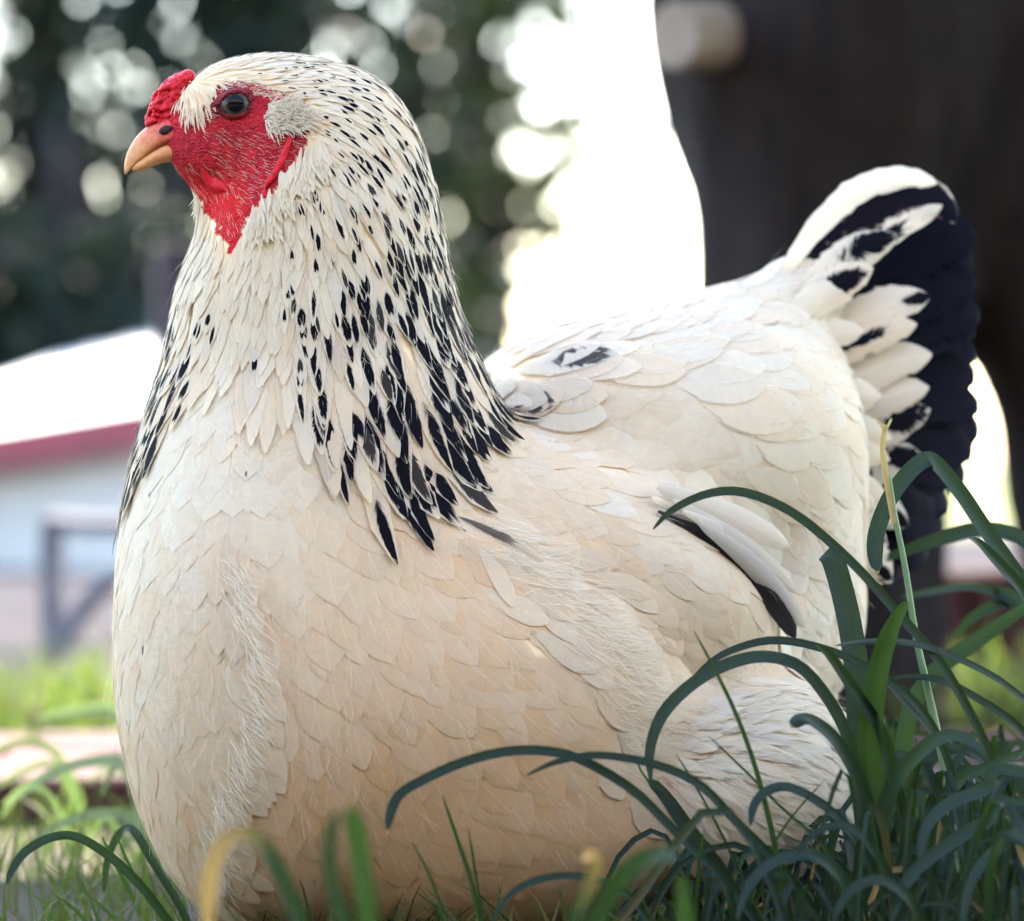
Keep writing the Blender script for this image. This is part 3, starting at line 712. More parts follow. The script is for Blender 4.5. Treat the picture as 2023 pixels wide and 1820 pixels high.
# black main tail: stiff separate feathers, farthest first
for k, (ex, ey, Y) in enumerate([(1850, 352, .232), (1890, 392, .226), (1912, 440, .222), (1926, 495, .218), (1932, 545, .214), (1930, 595, .211), (1934, 645, .208), (1922, 690, .205), (1932, 735, .202), (1938, 785, .199), (1946, 832, .196), (1925, 880, .194), (1908, 930, .192), (1890, 985, .190), (1868, 1040, .188), (1838, 1090, .186), (1800, 1135, .184)]):
    ex += R.uniform(-16, 8); ey += R.uniform(-12, 12); Y += R.uniform(-.006, .006)
    sx, sy = 1600+R.uniform(-10, 10)+k*4, 640+k*22; bow = (k-7)*6
    quill('tail_feather', [(sx, sy), (sx*.62+ex*.38, sy*.62+ey*.38-12+bow*.2), (sx*.25+ex*.75, sy*.25+ey*.75-10+bow*.3), (ex, ey)], Y-.05, Y, R.uniform(120, 150), BLK, soft=.30, curl=R.uniform(.03, .14), tipr=.22, nrow=30, barb=.5, mat=M_FB, jag=.38)
# marked coverts over it: white with ragged black
CV_ = [([(1562, 580), (1622, 495), (1692, 430), (1768, 388), (1842, 388), (1892, 440)], .155, .172, 104, (.62, .75, 1.0, 1.0), .08, .0), ([(1546, 548), (1598, 466), (1665, 396), (1735, 357), (1800, 350), (1852, 362)], .148, .160, 66, (.95, .25, .5, 0), .12, .0),
       ([(1575, 600), (1655, 535), (1740, 475), (1812, 432), (1862, 405)], .150, .162, 52, (.45, .35, .8, 1.), .05, .05), ([(1560, 605), (1635, 540), (1700, 495), (1772, 462)], .142, .150, 96, (.78, .28, .75, 1.0), .10, .02),
       ([(1545, 640), (1605, 590), (1665, 553), (1725, 528)], .136, .143, 92, (.60, .40, .55, 1.0), .14, .02), ([(1600, 700), (1680, 640), (1760, 600), (1838, 585)], .146, .158, 100, (.97, .16, .6, 1.), .12, .05),
       ([(1590, 740), (1660, 690), (1740, 655), (1812, 640)], .140, .152, 84, (.55, .22, .35, 1.), .25, .05), ([(1630, 790), (1700, 742), (1770, 712), (1842, 700)], .148, .156, 104, (.95, .18, .7, 0), .10, .10),
       ([(1640, 840), (1715, 800), (1780, 775), (1836, 765)], .150, .157, 88, (.8, .2, .6, 0), .10, .10), ([(1645, 900), (1720, 855), (1785, 825), (1838, 808)], .152, .157, 100, (.74, .26, .8, 1.), .08, .12),
       ([(1640, 960), (1715, 925), (1775, 905), (1826, 905)], .152, .157, 96, (.8, .22, .7, 1.), .08, .15), ([(1635, 1010), (1700, 1000), (1750, 1010), (1795, 1040)], .150, .155, 92, (.9, .15, .5, 1.), .1, .2)]
for pts, y0, y1, w_, mk_, t_, g_ in CV_: quill('tail_covert', pts, y0, y1, w_, mk_, t_+.12*R.random(), g_+.10*R.random(), .14, .3, 24, tipr=.50, mat=M_FT, jag=.25, ncol=9)
for i in range(26):
    a_ = R.random(); x0, y0 = 1545+a_*85+R.uniform(-25, 25), 640+a_*430+R.uniform(-20, 20); an = math.radians(-38+a_*78+R.uniform(-10, 10)); l = R.uniform(120, 175)
    quill('tail_covert', [(x0, y0), (x0+math.cos(an)*l*.5, y0+math.sin(an)*l*.5-6), (x0+math.cos(an+.12)*l, y0+math.sin(an+.12)*l)], .120+.01*R.random(), .138+.008*R.random(), R.uniform(62, 92), (R.uniform(.8, .95), .14, .4, 1.0*(R.random() < .15)), R.uniform(.05, .3), R.uniform(0, .08), .12, .30, nrow=12, ncol=5, mat=M_FT, jag=.15)
# dark flight feathers of the folded wing
for pts, w_, mk_, g_ in [([(1300, 1010), (1400, 1060), (1480, 1120), (1540, 1200), (1572, 1262)], 56, (.6, .8, 1.3, .95), .2), ([(1330, 990), (1430, 1050), (1510, 1110), (1572, 1168)], 46, (.8, .1, .3, 0), .32),
                         ([(1350, 1010), (1430, 1050), (1480, 1100), (1545, 1180)], 34, (.8, .1, .3, 0), .15), ([(1290, 985), (1370, 1010), (1440, 1058), (1498, 1112)], 42, (.9, .1, .3, 0), .0), ([(1300, 960), (1400, 1000), (1490, 1040), (1560, 1080)], 60, (.8, .1, .3, 0), .22),
                         ([(1380, 1030), (1460, 1090), (1530, 1160), (1590, 1240)], 44, (.8, .1, .3, 0), .42)]:
    quill('wing_feather', pts, -.022, .022, w_, mk_, .12, g_+.12, .1, .35)
# small grey wing base gap under the cape
quill('wing_feather', [(905, 1020), (960, 1045), (1020, 1075), (1075, 1110)], -.090, -.072, 30, (.35, .35, .7, .75), .35, .35, .6)

# gather: the feathers that show largest become parts of their own, the rest one mass
def put(name, lst):
    V = np.concatenate([q[1] for q in lst]); m = np.concatenate([q[2] for q in lst]); t = np.concatenate([q[3] for q in lst]); NM = np.concatenate([q[4] for q in lst])
    mid = V[:, 4*NU_+2]; a = V[:, 8*NU_+2]-V[:, 0*NU_+2]; b_ = V[:, 4*NU_+4]-V[:, 4*NU_]
    nrm = np.cross(a, b_); vis = np.abs(nrm[:, 1]); gN = grad(mid); px, py = proj(mid)
    vis[(gN[:, 1] > .05) | (py > 1830) | (px > 2023)] = 0
    order = np.argsort(-vis); one = order[:300][vis[order[:300]] > 0]; rest = np.setdiff1d(np.arange(len(V)), one)
    def soft_normals(o, N_): o.data.normals_split_custom_set_from_vertices(N_.reshape(-1, 3).tolist())
    for i in one:
        o = link(name, mesh_np(name, V[i], FQ, UVF, {'mk': np.tile(m[i], (NV_*NU_, 1)), 'tn': np.tile(t[i], (NV_*NU_, 1))}), hen, (M_FO, M_F)); o.data.polygons.foreach_set('material_index', FMI if t[i, 3] > .05 else FMI*0); soft_normals(o, NM[i])
    k = len(rest)
    if k:
        FF = (FQ[None]+(np.arange(k)*NV_*NU_)[:, None, None]).reshape(-1, 4)
        o = link(name.replace('_feather', '_plumage'), mesh_np(name, V[rest].reshape(-1, 3), FF, np.tile(UVF, (k, 1)), {'mk': np.repeat(m[rest], NV_*NU_, 0), 'tn': np.repeat(t[rest], NV_*NU_, 0)}), hen, (M_FO, M_F)); o.data.polygons.foreach_set('material_index', (FMI[None]*(t[rest, 3] > .05)[:, None].astype(np.int32)).ravel())
        o['kind'] = 'stuff'; soft_normals(o, NM[rest])
for nm in ('hackle_feather', 'breast_feather', 'saddle_feather', 'thigh_feather'): put(nm, [q for q in PL if q[0] == nm])
print('feathers', [(q[0], len(q[1])) for q in PL])

# fine bristles: cheek, ear tuft, brow, stray filaments
def hairs(name, roots, L, w_, d, jit, base, lift, tint, grey):
    n = len(roots); P = np.array(roots); N = grad(P)
    D = np.array(d, float); D = np.tile(D, (n, 1)) if D.ndim == 1 else D
    D = D-N*(D*N).sum(1, keepdims=True); D /= np.linalg.norm(D, axis=1, keepdims=True)
    S = np.cross(N, D); a = RN.normal(0, jit, n)[:, None]; D = D*np.cos(a)+S*np.sin(a); S = np.cross(N, D)
    L = (L*RN.uniform(.6, 1.35, n))[:, None]; bend = RN.normal(0, .25, n)[:, None]; V = []; UV = []
    for v, ww in ((0, 1), (.4, .9), (.75, .6), (1, .12)):
        c = P+D*L*v+S*L*bend*v*v*.5+N*(base+lift*v*RN.uniform(.6, 1.4, n)[:, None])
        V += [c-S*w_*ww, c+S*w_*ww]; UV += [(.3, v), (.7, v)]
    V = np.stack(V, 1); F = np.array([(0, 1, 3, 2), (2, 3, 5, 4), (4, 5, 7, 6)]); FF = (F[None]+(np.arange(n)*8)[:, None, None]).reshape(-1, 4)
    tn = np.stack([np.clip(RN.normal(tint, .08, n), 0, 1), np.clip(RN.normal(grey, .08, n), 0, 1), RN.random(n), np.zeros(n)], 1)
    o = link(name, mesh_np(name, V.reshape(-1, 3), FF, np.tile(np.array(UV), (n, 1)), {'mk': np.tile((.5, .1, .1, 0.), (n*8, 1)), 'tn': np.repeat(tn, 8, 0)}), hen, (M_FO,))
    o['kind'] = 'stuff'; return o
def in_poly(poly, n, both=True):
    q = np.array(poly, float); X_ = RN.uniform(q[:, 0].min(), q[:, 0].max(), n*4); Y_ = RN.uniform(q[:, 1].min(), q[:, 1].max(), n*4)
    k = np.flatnonzero(inside(X_, Y_, poly))[:n]; P = ray_hits(X_[k], Y_[k])
    if both: Q = P.copy(); Q[:, 1] = 2*HY-Q[:, 1]; P = np.concatenate([P, to_surf(Q[np.abs(Q[:, 1]) < .05])])
    return P
EAR = [(520, 232), (530, 205), (550, 199), (575, 203), (598, 220), (610, 245), (590, 256), (555, 256), (530, 262)]
hairs('cheek_bristles', in_poly([(400, 245), (520, 262), (590, 262), (585, 300), (545, 335), (510, 385), (470, 400), (430, 330), (400, 285)], 230), .0042, .00008, (1, 0, -.40), .20, .0001, .0009, .35, .30)
hairs('throat_bristles', in_poly([(320, 322), (420, 320), (500, 400), (480, 470), (455, 470), (400, 400), (350, 350)], 110), .0050, .00008, (.8, 0, -.8), .22, .0001, .0012, .15, .05)
hairs('brow_bristles', in_poly([(390, 232), (440, 160), (500, 160), (600, 205), (560, 215), (510, 190), (440, 185), (410, 240)], 240), .0050, .00010, (1, 0, -.1), .25, .0001, .0012, .1, .1)
hairs('ear_tuft', in_poly(EAR, 750), .0075, .00030, (1, 0, -.25), .45, .0002, .0046, .08, .15)
hairs('chin_bristles', in_poly([(318, 320), (345, 335), (395, 390), (400, 410), (385, 400), (345, 352)], 200), .0075, .00022, (-.25, 0, -1), .3, .0001, .0022, .05, .0)
st = CP[(cy > 380) & (CN[:, 1] < .3) & ~bare]; s1 = st[RN.choice(len(st), 350, replace=False)]
hairs('stray_filaments', s1, .017, .00010, flow(s1, grad(s1)), .4, .003, .0040, .05, .0)
s1 = st[RN.choice(len(st), 8000, replace=False)]; s1 = s1[proj(s1)[0] < 1350]
hairs('down_filaments', s1, .0085, .00007, flow(s1, grad(s1)), .35, .0018, .0012, .2, .0)
def fringe(line, n, d, L, sp, jit):
    pts = np.array(line, float); tt = RN.random(n)*(len(pts)-1); k = np.minimum(len(pts)-2, tt.astype(int)); f = (tt-k)[:, None]; q = pts[k]*(1-f)+pts[k+1]*f+RN.normal(0, sp, (n, 2))
    hairs('fringe', ray_hits(q[:, 0], q[:, 1]), L, .00013, d, jit, .003, .0040, .05, 0.)
fringe([(a+14, b_+30) for a, b_ in FR1], 520, (.9, 0, -.8), .0130, 12, .35); fringe([(a+25, b_+10) for a, b_ in FR2], 650, (1, 0, -.15), .0140, 26, .4)
fringe([(1330, 1450), (1450, 1400), (1600, 1380)], 300, (1, 0, -.1), .02, 30, .3); fringe([(1350, 1560), (1500, 1540), (1640, 1540)], 500, (1, 0, -.3), .02, 60, .3)

# ================================================================== PLANTS ROUND THE HEN
def spline(pts, n):
    pts = np.array(pts, float); m = len(pts); out = []
    for t in np.linspace(0, m-1, n):
        i = min(m-2, int(t)); f = t-i; p0, p1, p2, p3 = pts[max(0, i-1)], pts[i], pts[i+1], pts[min(m-1, i+2)]
        out.append(.5*((2*p1)+(-p0+p2)*f+(2*p0-5*p1+4*p2-p3)*f*f+(-p0+3*p1-3*p2+p3)*f**3))
    return np.array(out)
def ribbon(ctr, hw, face, fold=.25, roll=0.0):
    """leaf blade: tip first; hw half width per row in metres; V-fold along the midrib"""
    n = len(ctr); tan = np.gradient(ctr, axis=0); tan /= np.linalg.norm(tan, axis=1, keepdims=True)+1e-9
    F0 = np.array(face, float); F0 /= np.linalg.norm(F0)
    S = np.cross(tan, F0); S /= np.linalg.norm(S, axis=1, keepdims=True)+1e-9
    for i in range(1, n):                       # the blade does not flip over where it arches
        if (S[i]*S[i-1]).sum() < 0: S[i] *= -1
    N = np.cross(S, tan)
    if roll:
        a = roll*np.linspace(0, 1, n)[:, None]; S, N = S*np.cos(a)+N*np.sin(a), N*np.cos(a)-S*np.sin(a)
    us = np.array([-1, -.5, 0, .5, 1]); V = (ctr[:, None]+S[:, None]*(us[:, None]*hw[:, None, None])+N[:, None]*((np.abs(us)**1.3)[:, None]*fold*hw[:, None, None])).reshape(-1, 3)
    F = [(j*5+i, j*5+i+1, (j+1)*5+i+1, (j+1)*5+i) for j in range(n-1) for i in range(4)]
    UV = [((u+1)/2, 1-j/(n-1)) for j in range(n) for u in us]
    return V, F, UV
def leaf(parent, pts, Y, w_, mat=None, tint=.3, dry=0.0, face=(.1, -1, .5), fold=.25, tip=.25, n=26, root=True, name='leaf', roll=0.0, dry_tip=0.0):
    """pts measured tip -> root; Y depth (number or (tip, root)); w_ full width in px"""
    Ys = Y if isinstance(Y, (tuple, list)) else (Y, Y)
    P3 = [at(p[0], p[1], Ys[0]+(Ys[1]-Ys[0])*i/(len(pts)-1)) for i, p in enumerate(pts)]
    if root and P3[-1][2] > .01:
        d = P3[-1]-P3[-2]; e = P3[-1].copy(); z0 = e[2]; sl = d[:2]/(max(.3*np.linalg.norm(d)+1e-6, -d[2]))
        P3.append(np.array([e[0]+sl[0]*z0*.5, e[1]+sl[1]*z0*.5, z0*.45])); P3.append(np.array([e[0]+sl[0]*z0*.7, e[1]+sl[1]*z0*.7, -.004]))
    ctr = spline(P3, n); v = np.linspace(0, 1, n)
    hw = .80*w_/2*mpp(Ys[0])*np.interp(v, [0, .02, tip*.35, tip, .6, 1], [.12, .30, .70, .96, 1, .75])
    V, F, UV = ribbon(ctr, hw, face, fold, roll)
    tn = np.zeros((len(V), 4)); tn[:, 0] = tint; tn[:, 2] = R.random(); tn[:, 3] = 1
    vv = np.repeat(v, 5); tn[:, 1] = np.maximum(dry*np.clip(1.3-vv*2.2, 0, 1) if dry < 2 else 1, np.clip((dry_tip-vv)/max(dry_tip, 1e-3)*2, 0, 1) if dry_tip else 0)
    return link(name, mesh_np(name, V, F, UV, {'tn': tn}), parent, (mat or M_LEAF,))
def plant(label, group='strap-leaved plants round the hen'): return tag(empty('strap_leaf_plant'), label, 'plant', group)

# the arching plant in front of the hen's flank
p = plant('arching dark green leaves in front of the hen\'s belly, one tip bent down')
leaf(p, [(765, 1646), (772, 1605), (792, 1568), (850, 1535), (920, 1505), (1000, 1486), (1080, 1485), (1150, 1503), (1250, 1562), (1330, 1640), (1430, 1740), (1500, 1830)], (-.20, -.15), 27, tint=.25, tip=.10, n=44, dry_tip=.02)
leaf(p, [(1040, 1532), (1100, 1506), (1180, 1493), (1290, 1510), (1380, 1550), (1450, 1620), (1530, 1700), (1600, 1790)], (-.19, -.14), 25, tint=.1, tip=.35, n=36)
leaf(p, [(1280, 1540), (1310, 1570), (1360, 1640), (1420, 1720), (1470, 1810)], (-.13, -.14), 40, tint=.05, n=24)
leaf(p, [(970, 1822), (1010, 1765), (1070, 1737), (1150, 1732), (1230, 1760), (1290, 1830)], (-.22, -.18), 20, tint=.1)
leaf(p, [(1455, 1815), (1480, 1750), (1530, 1703), (1600, 1690), (1660, 1730), (1690, 1810)], (-.22, -.18), 36, tint=.75, tip=.5)
# tall plant beside the thigh
p = plant('tall plant beside the hen\'s thigh with long arching and upright leaves')
leaf(p, [(1290, 1046), (1330, 1007), (1400, 976), (1470, 974), (1550, 1005), (1620, 1055), (1700, 1130), (1780, 1220), (1850, 1300), (1900, 1380), (1950, 1480), (1990, 1600)], (-.11, -.08), 27, tint=.15, tip=.22, n=44)
leaf(p, [(1286, 1548), (1284, 1480), (1310, 1410), (1370, 1350), (1440, 1312), (1510, 1298), (1580, 1318), (1640, 1388), (1680, 1470), (1705, 1560), (1725, 1680)], (-.14, -.10), 34, tint=.85, tip=.18, n=44, fold=.15)
leaf(p, [(1330, 1385), (1400, 1312), (1460, 1280), (1530, 1266), (1610, 1278), (1700, 1312), (1790, 1372), (1850, 1450), (1890, 1560)], (-.12, -.07), 24, tint=.3, tip=.3, n=36)
leaf(p, [(1628, 1094), (1645, 1110), (1668, 1190), (1682, 1260), (1692, 1340), (1700, 1500), (1715, 1680)], (-.04, -.06), 62, tint=.8, tip=.05, n=34)
leaf(p, [(1792, 1188), (1762, 1240), (1738, 1310), (1722, 1400), (1716, 1500), (1724, 1600), (1738, 1720)], (-.12, -.10), 66, M_GRASS, tint=.1, tip=.45, n=34, fold=.4)
leaf(p, [(1610, 1274), (1640, 1300), (1690, 1372), (1740, 1450), (1770, 1560)], (-.13, -.1), 34, tint=.15, tip=.3, fold=.5)
leaf(p, [(1652, 1276), (1700, 1270), (1770, 1268), (1850, 1285), (1950, 1330), (2040, 1395)], (-.13, -.06), 20, tint=.1, tip=.3)
leaf(p, [(1562, 1438), (1580, 1424), (1605, 1426), (1650, 1462), (1695, 1540), (1722, 1620), (1740, 1730)], (-.16, -.12), 36, tint=.3, tip=.08, dry_tip=.01)
leaf(p, [(1482, 1632), (1490, 1590), (1518, 1562), (1565, 1558), (1640, 1602), (1700, 1670), (1740, 1760)], (-.17, -.13), 26, tint=.5, tip=.2)
# plant with the folded blade at the tail
p = plant('plant with a sharply folded leaf in front of the black tail')
leaf(p, [(1735, 1132), (1728, 1100), (1732, 1050), (1758, 985), (1795, 935), (1828, 910), (1850, 918), (1895, 972), (1942, 1042), (1992, 1112), (2050, 1200), (2110, 1330)], (-.05, 0), 44, tint=.75, tip=.10, n=60, dry_tip=.012)
leaf(p, [(1914, 1064), (1940, 1082), (1985, 1130), (2030, 1185), (2080, 1290)], (-.06, -.02), 36, tint=.35, tip=.3, fold=.5)
leaf(p, [(1735, 1110), (1800, 1085), (1860, 1065), (1930, 1048), (2000, 1058), (2080, 1120)], (.14, .12), 42, tint=.7, tip=.3)
leaf(p, [(1780, 1180), (1850, 1168), (1920, 1160), (1990, 1185), (2060, 1240)], (.25, .2), 26, tint=.8, tip=.4)
leaf(p, [(2060, 1180), (1990, 1225), (1920, 1275), (1850, 1325), (1800, 1400), (1780, 1500)], (.12, .06), 44, M_GRASS, tint=.4, tip=.3)
leaf(p, [(1750, 1345), (1800, 1338), (1860, 1345), (1930, 1380), (2010, 1435), (2070, 1520)], (-.08, -.04), 22, tint=.0, tip=.3)
leaf(p, [(1880, 1260), (1930, 1215), (1990, 1190), (2060, 1200)], (.2, .2), 40, tint=.9, tip=.5)
# stalk with a dry forked tip
p = tag(empty('flower_stalk'), 'thin green stalk with a dry yellow forked tip beside the tail', 'stalk')
leaf(p, [(1765, 1035), (1752, 960), (1743, 890), (1747, 850), (1748, 838)][::-1], -.07, 16, M_DRY, tint=.4, tip=.6, root=False, fold=.6, n=16, name='dry_sheath')
leaf(p, [(1762, 826), (1756, 838), (1749, 852)], -.07, 7, M_DRY, .8, root=False, n=8, name='dry_sheath'); leaf(p, [(1732, 832), (1740, 840), (1748, 853)], -.07, 6, M_DRY, .2, root=False, n=8, name='dry_sheath')
mb = MB(); pp = spline([at(*q) for q in [(1756, 940, -.068), (1766, 1010, -.068), (1788, 1120, -.066), (1808, 1250, -.064), (1830, 1350, -.062), (1852, 1450, -.06), (1880, 1600, -.06), (1900, 1800, -.06), (1905, 1915, -.06)]], 24)
mb.tube(pp, np.linspace(.0012, .0024, 24), 8); o = mb.build('stem', mat_simple('stalk_green', (.10, .17, .07), (.17, .25, .12), 60), p, True)
# the dense dark clump at lower right
p = plant('dense dark clump of short curling leaves at the lower right')
HERO = [([(1945, 1492), (1905, 1458), (1855, 1460), (1795, 1508), (1752, 1580), (1730, 1690)], 40, .85, -.15), ([(1815, 1712), (1828, 1640), (1870, 1592), (1950, 1560), (2040, 1530)], 34, .9, -.2),
        ([(1760, 1826), (1790, 1745), (1850, 1685), (1950, 1625), (2040, 1595)], 36, .8, -.22), ([(2030, 1480), (1980, 1505), (1900, 1540), (1850, 1600), (1820, 1700)], 32, .7, -.1),
        ([(1690, 1540), (1740, 1500), (1800, 1500), (1850, 1560), (1870, 1650)], 32, .5, -.08), ([(1960, 1580), (1990, 1540), (2040, 1530)], 28, .9, -.18), ([(1560, 1700), (1620, 1640), (1690, 1640), (1750, 1720), (1780, 1820)], 26, .3, -.2),
        ([(1800, 1560), (1830, 1500), (1880, 1480), (1940, 1500), (2000, 1580)], 26, .3, -.05), ([(1640, 1830), (1680, 1760), (1740, 1740), (1800, 1780), (1830, 1850)], 30, .5, -.24), ([(1900, 1830), (1920, 1740), (1970, 1680), (2040, 1660)], 30, .6, -.25),
        ([(1700, 1600), (1690, 1480), (1700, 1390), (1740, 1340), (1800, 1400)], 22, .2, .0), ([(1985, 1655), (1960, 1700), (1950, 1800)], 24, .7, -.26)]
for pts, w_, t_, y_ in HERO: leaf(p, pts, (y_, y_+.03), w_, tint=t_, tip=.3, n=22)
for i in range(290):
    bx = R.uniform(1380, 2150); y_ = R.uniform(-.22, .22); bz = 0
    b0 = at(bx, 1900, y_); b0[2] = 0; h = R.uniform(.045, .115)*(1 if bx > 1600 else .65); lean = R.uniform(-1, 1); ln = R.uniform(.03, .09)
    dy_ = R.uniform(-.5, .5)*ln
    P3 = np.array([b0, b0+(lean*ln*.2, dy_*.2, h*.6), b0+(lean*ln*.55, dy_*.5, h), b0+(lean*ln, dy_, h*R.uniform(.55, .95)), b0+(lean*ln*1.25, dy_*1.3, h*R.uniform(.1, .7))])[::-1]
    c = spline(P3, 12); w_ = R.uniform(.0008, .0025); V, F, UV = ribbon(c, w_*np.interp(np.linspace(0, 1, 12), [0, .1, .35, 1], [.15, .6, 1, .8]), (R.uniform(-.4, .4), -1, .5), .3)
    tn = np.zeros((len(V), 4)); tn[:, 0] = R.random()**2.2; tn[:, 1] = np.clip(np.repeat(1-np.linspace(0, 1, 12)*R.uniform(1.5, 8), 5), 0, 1)*R.choice((0, .2, .9)); tn[:, 2] = R.random()
    link('leaf', mesh_np('leaf', V, F, UV, {'tn': tn}), p, (M_LEAF,))
# left plant
p = plant('dark arching leaf bending out to the left of the breast')
leaf(p, [(14, 1748), (24, 1720), (50, 1684), (100, 1656), (150, 1654), (210, 1688), (270, 1742), (330, 1818), (370, 1880)], (-.12, -.06), 25, tint=.05, tip=.2, n=36)
leaf(p, [(205, 1765), (212, 1700), (235, 1650), (262, 1640), (300, 1700)], (.05, .02), 22, tint=.9, tip=.3)
# leaves behind, left: sunlight put into their pale colour
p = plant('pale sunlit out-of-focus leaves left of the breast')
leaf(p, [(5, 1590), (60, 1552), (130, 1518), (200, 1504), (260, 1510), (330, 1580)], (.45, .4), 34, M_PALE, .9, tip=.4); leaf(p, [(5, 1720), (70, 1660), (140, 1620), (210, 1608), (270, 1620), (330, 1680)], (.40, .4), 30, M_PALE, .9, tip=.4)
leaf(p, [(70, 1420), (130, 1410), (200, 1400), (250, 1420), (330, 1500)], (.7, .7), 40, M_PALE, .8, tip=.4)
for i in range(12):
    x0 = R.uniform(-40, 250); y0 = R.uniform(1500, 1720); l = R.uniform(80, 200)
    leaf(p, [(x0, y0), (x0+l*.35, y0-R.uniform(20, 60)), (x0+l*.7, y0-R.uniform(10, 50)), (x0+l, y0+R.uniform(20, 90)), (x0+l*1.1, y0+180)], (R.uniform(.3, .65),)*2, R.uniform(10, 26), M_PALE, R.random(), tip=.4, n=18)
# foreground, near the lens
p = plant('blurred withered orange leaf arching in the near foreground', 'blurred foreground leaves')
leaf(p, [(412, 1850), (410, 1780), (420, 1710), (445, 1665), (478, 1650), (512, 1662), (540, 1702), (570, 1765), (605, 1850)], (-.52, -.50), 42, M_LEAF, .5, dry=1.0, tip=.12, n=32)
p = plant('blurred bright green upright leaf pair in the near foreground', 'blurred foreground leaves')
leaf(p, [(690, 1595), (700, 1630), (712, 1700), (722, 1780), (730, 1860)], -.55, 50, M_GRASS, .35, tip=.2); leaf(p, [(670, 1600), (655, 1640), (650, 1700), (662, 1770), (690, 1850)], (-.57, -.55), 34, M_LEAF, 1.0, tip=.3)
p = plant('blurred grey-green leaf with a bent straw tip in the near foreground', 'blurred foreground leaves')
leaf(p, [(1340, 1690), (1290, 1690), (1240, 1720), (1195, 1780), (1160, 1860)], (-.50, -.46), 56, M_LEAF, 1.0, tip=.35, face=(.3, -1, .2)); leaf(p, [(1150, 1700), (1165, 1690), (1178, 1705), (1165, 1750), (1140, 1800), (1125, 1860)], (-.47, -.46), 34, M_LEAF, .8, dry=1.0, tip=.25)
leaf(p, [(1345, 1730), (1350, 1790), (1355, 1860)], -.48, 40, M_GRASS, .1)
# thin single grass blades in front of the hen
GR = [([(873, 1570), (900, 1650), (930, 1740), (950, 1830)], 14, -.18), ([(925, 1635), (938, 1720), (956, 1830)], 9, -.17), ([(815, 1665), (850, 1735), (885, 1830)], 10, -.2), ([(1370, 1245), (1420, 1340), (1462, 1432), (1500, 1545), (1532, 1680), (1550, 1800)], 15, -.16),
      ([(1400, 1455), (1460, 1512), (1550, 1602), (1620, 1665), (1680, 1760)], 10, -.15), ([(1335, 1490), (1360, 1530), (1400, 1600), (1450, 1700)], 8, -.15), ([(1390, 1640), (1380, 1720), (1372, 1830)], 12, -.17), ([(1260, 1500), (1270, 1530), (1330, 1600)], 8, -.14),
      ([(1630, 1540), (1560, 1620), (1500, 1720), (1470, 1830)], 8, -.15), ([(1530, 1640), (1570, 1660), (1620, 1690), (1660, 1760)], 9, -.15), ([(200, 1652), (235, 1720), (290, 1830)], 14, .02), ([(225, 1640), (270, 1740), (330, 1830)], 12, .0), ([(110, 1770), (150, 1800), (190, 1850)], 12, -.05), ([(160, 1760), (210, 1800), (260, 1860)], 10, -.05)]
GL = ['tallest of three thin grass blades rising before the hen\'s lower belly', 'thinnest grass blade right of the tallest one before the belly', 'dark grass blade leaning left, leftmost of three before the belly',
      'long bright green grass blade crossing the thigh below the long arching leaf', 'thin grass blade slanting down to the right across the thigh', 'short fine grass blade at the left edge of the thigh', 'upright grass blade under the pale foreground leaf',
      'tiny grass tip beside the end of the pale arching leaf', 'thin grass blade leaning right at the foot of the thigh', 'low flat grass blade at the right foot of the thigh',
      'leftmost of two green grass blades crossing at the foot of the breast', 'green grass blade just touching the foot of the breast', 'lowest short grass blade under the dark arching leaf at left', 'short grass blade between the dark arching leaf and the breast']
for i, (pts, w_, y_) in enumerate(GR):
    g = leaf(None, pts, (y_, y_+.01), w_, M_GRASS, .1+.5*R.random(), tip=.5, name='grass_blade', n=20, fold=.5)
    tag(g, GL[i], 'grass blade', 'single grass blades')
# short turf: uncountable
M_LAWN = mat_leaf('lawn_blade', (.016, .020, .008), (.045, .046, .022), .5, .35)
def turf(name, label, n, area, hmin, hmax, wd, keep=None, mat=None):
    V, F, UV, T = [], [], [], []
    for i in range(n):
        x, y = R.uniform(*area[:2]), R.uniform(*area[2:])
        if keep and not keep(x, y): continue
        h = R.uniform(hmin, hmax); a = R.uniform(0, 6.28); b_ = R.uniform(.1, .9)*h; ww = wd*R.uniform(.6, 1.3); f = R.uniform(0, 6.28); sx, sy = math.cos(f)*ww, math.sin(f)*ww; k = len(V); t = (R.random(), 0.15*R.random(), R.random(), 1)
        for v, q in ((0, 1), (.45, .85), (.8, .5), (1, .05)):
            px, py = x+math.cos(a)*b_*v*v, y+math.sin(a)*b_*v*v; pz = h*(v-.25*v*v*b_/h)
            V += [(px-sx*q, py-sy*q, pz), (px+sx*q, py+sy*q, pz)]; UV += [(0, v), (1, v)]; T += [t, t]
        F += [(k+2*j, k+2*j+1, k+2*j+3, k+2*j+2) for j in range(3)]
    return tag(link(name, mesh_np(name, V, F, UV, {'tn': T}), None, (mat or M_GRASS,)), label, 'grass', kind='stuff')
turf('grass', 'short green grass under and around the hen', 9500, (-.6, .6, -.35, .70), .015, .065, .0012, lambda x, y: (x > -.10 or R.random() < .35) and (x < .10 or R.random() < .45))
turf('grass', 'sunlit lawn grass growing beyond the brick path', 5000, (-1.2, 1.2, 1.30, 1.9), .03, .11, .003, None, M_LAWN)

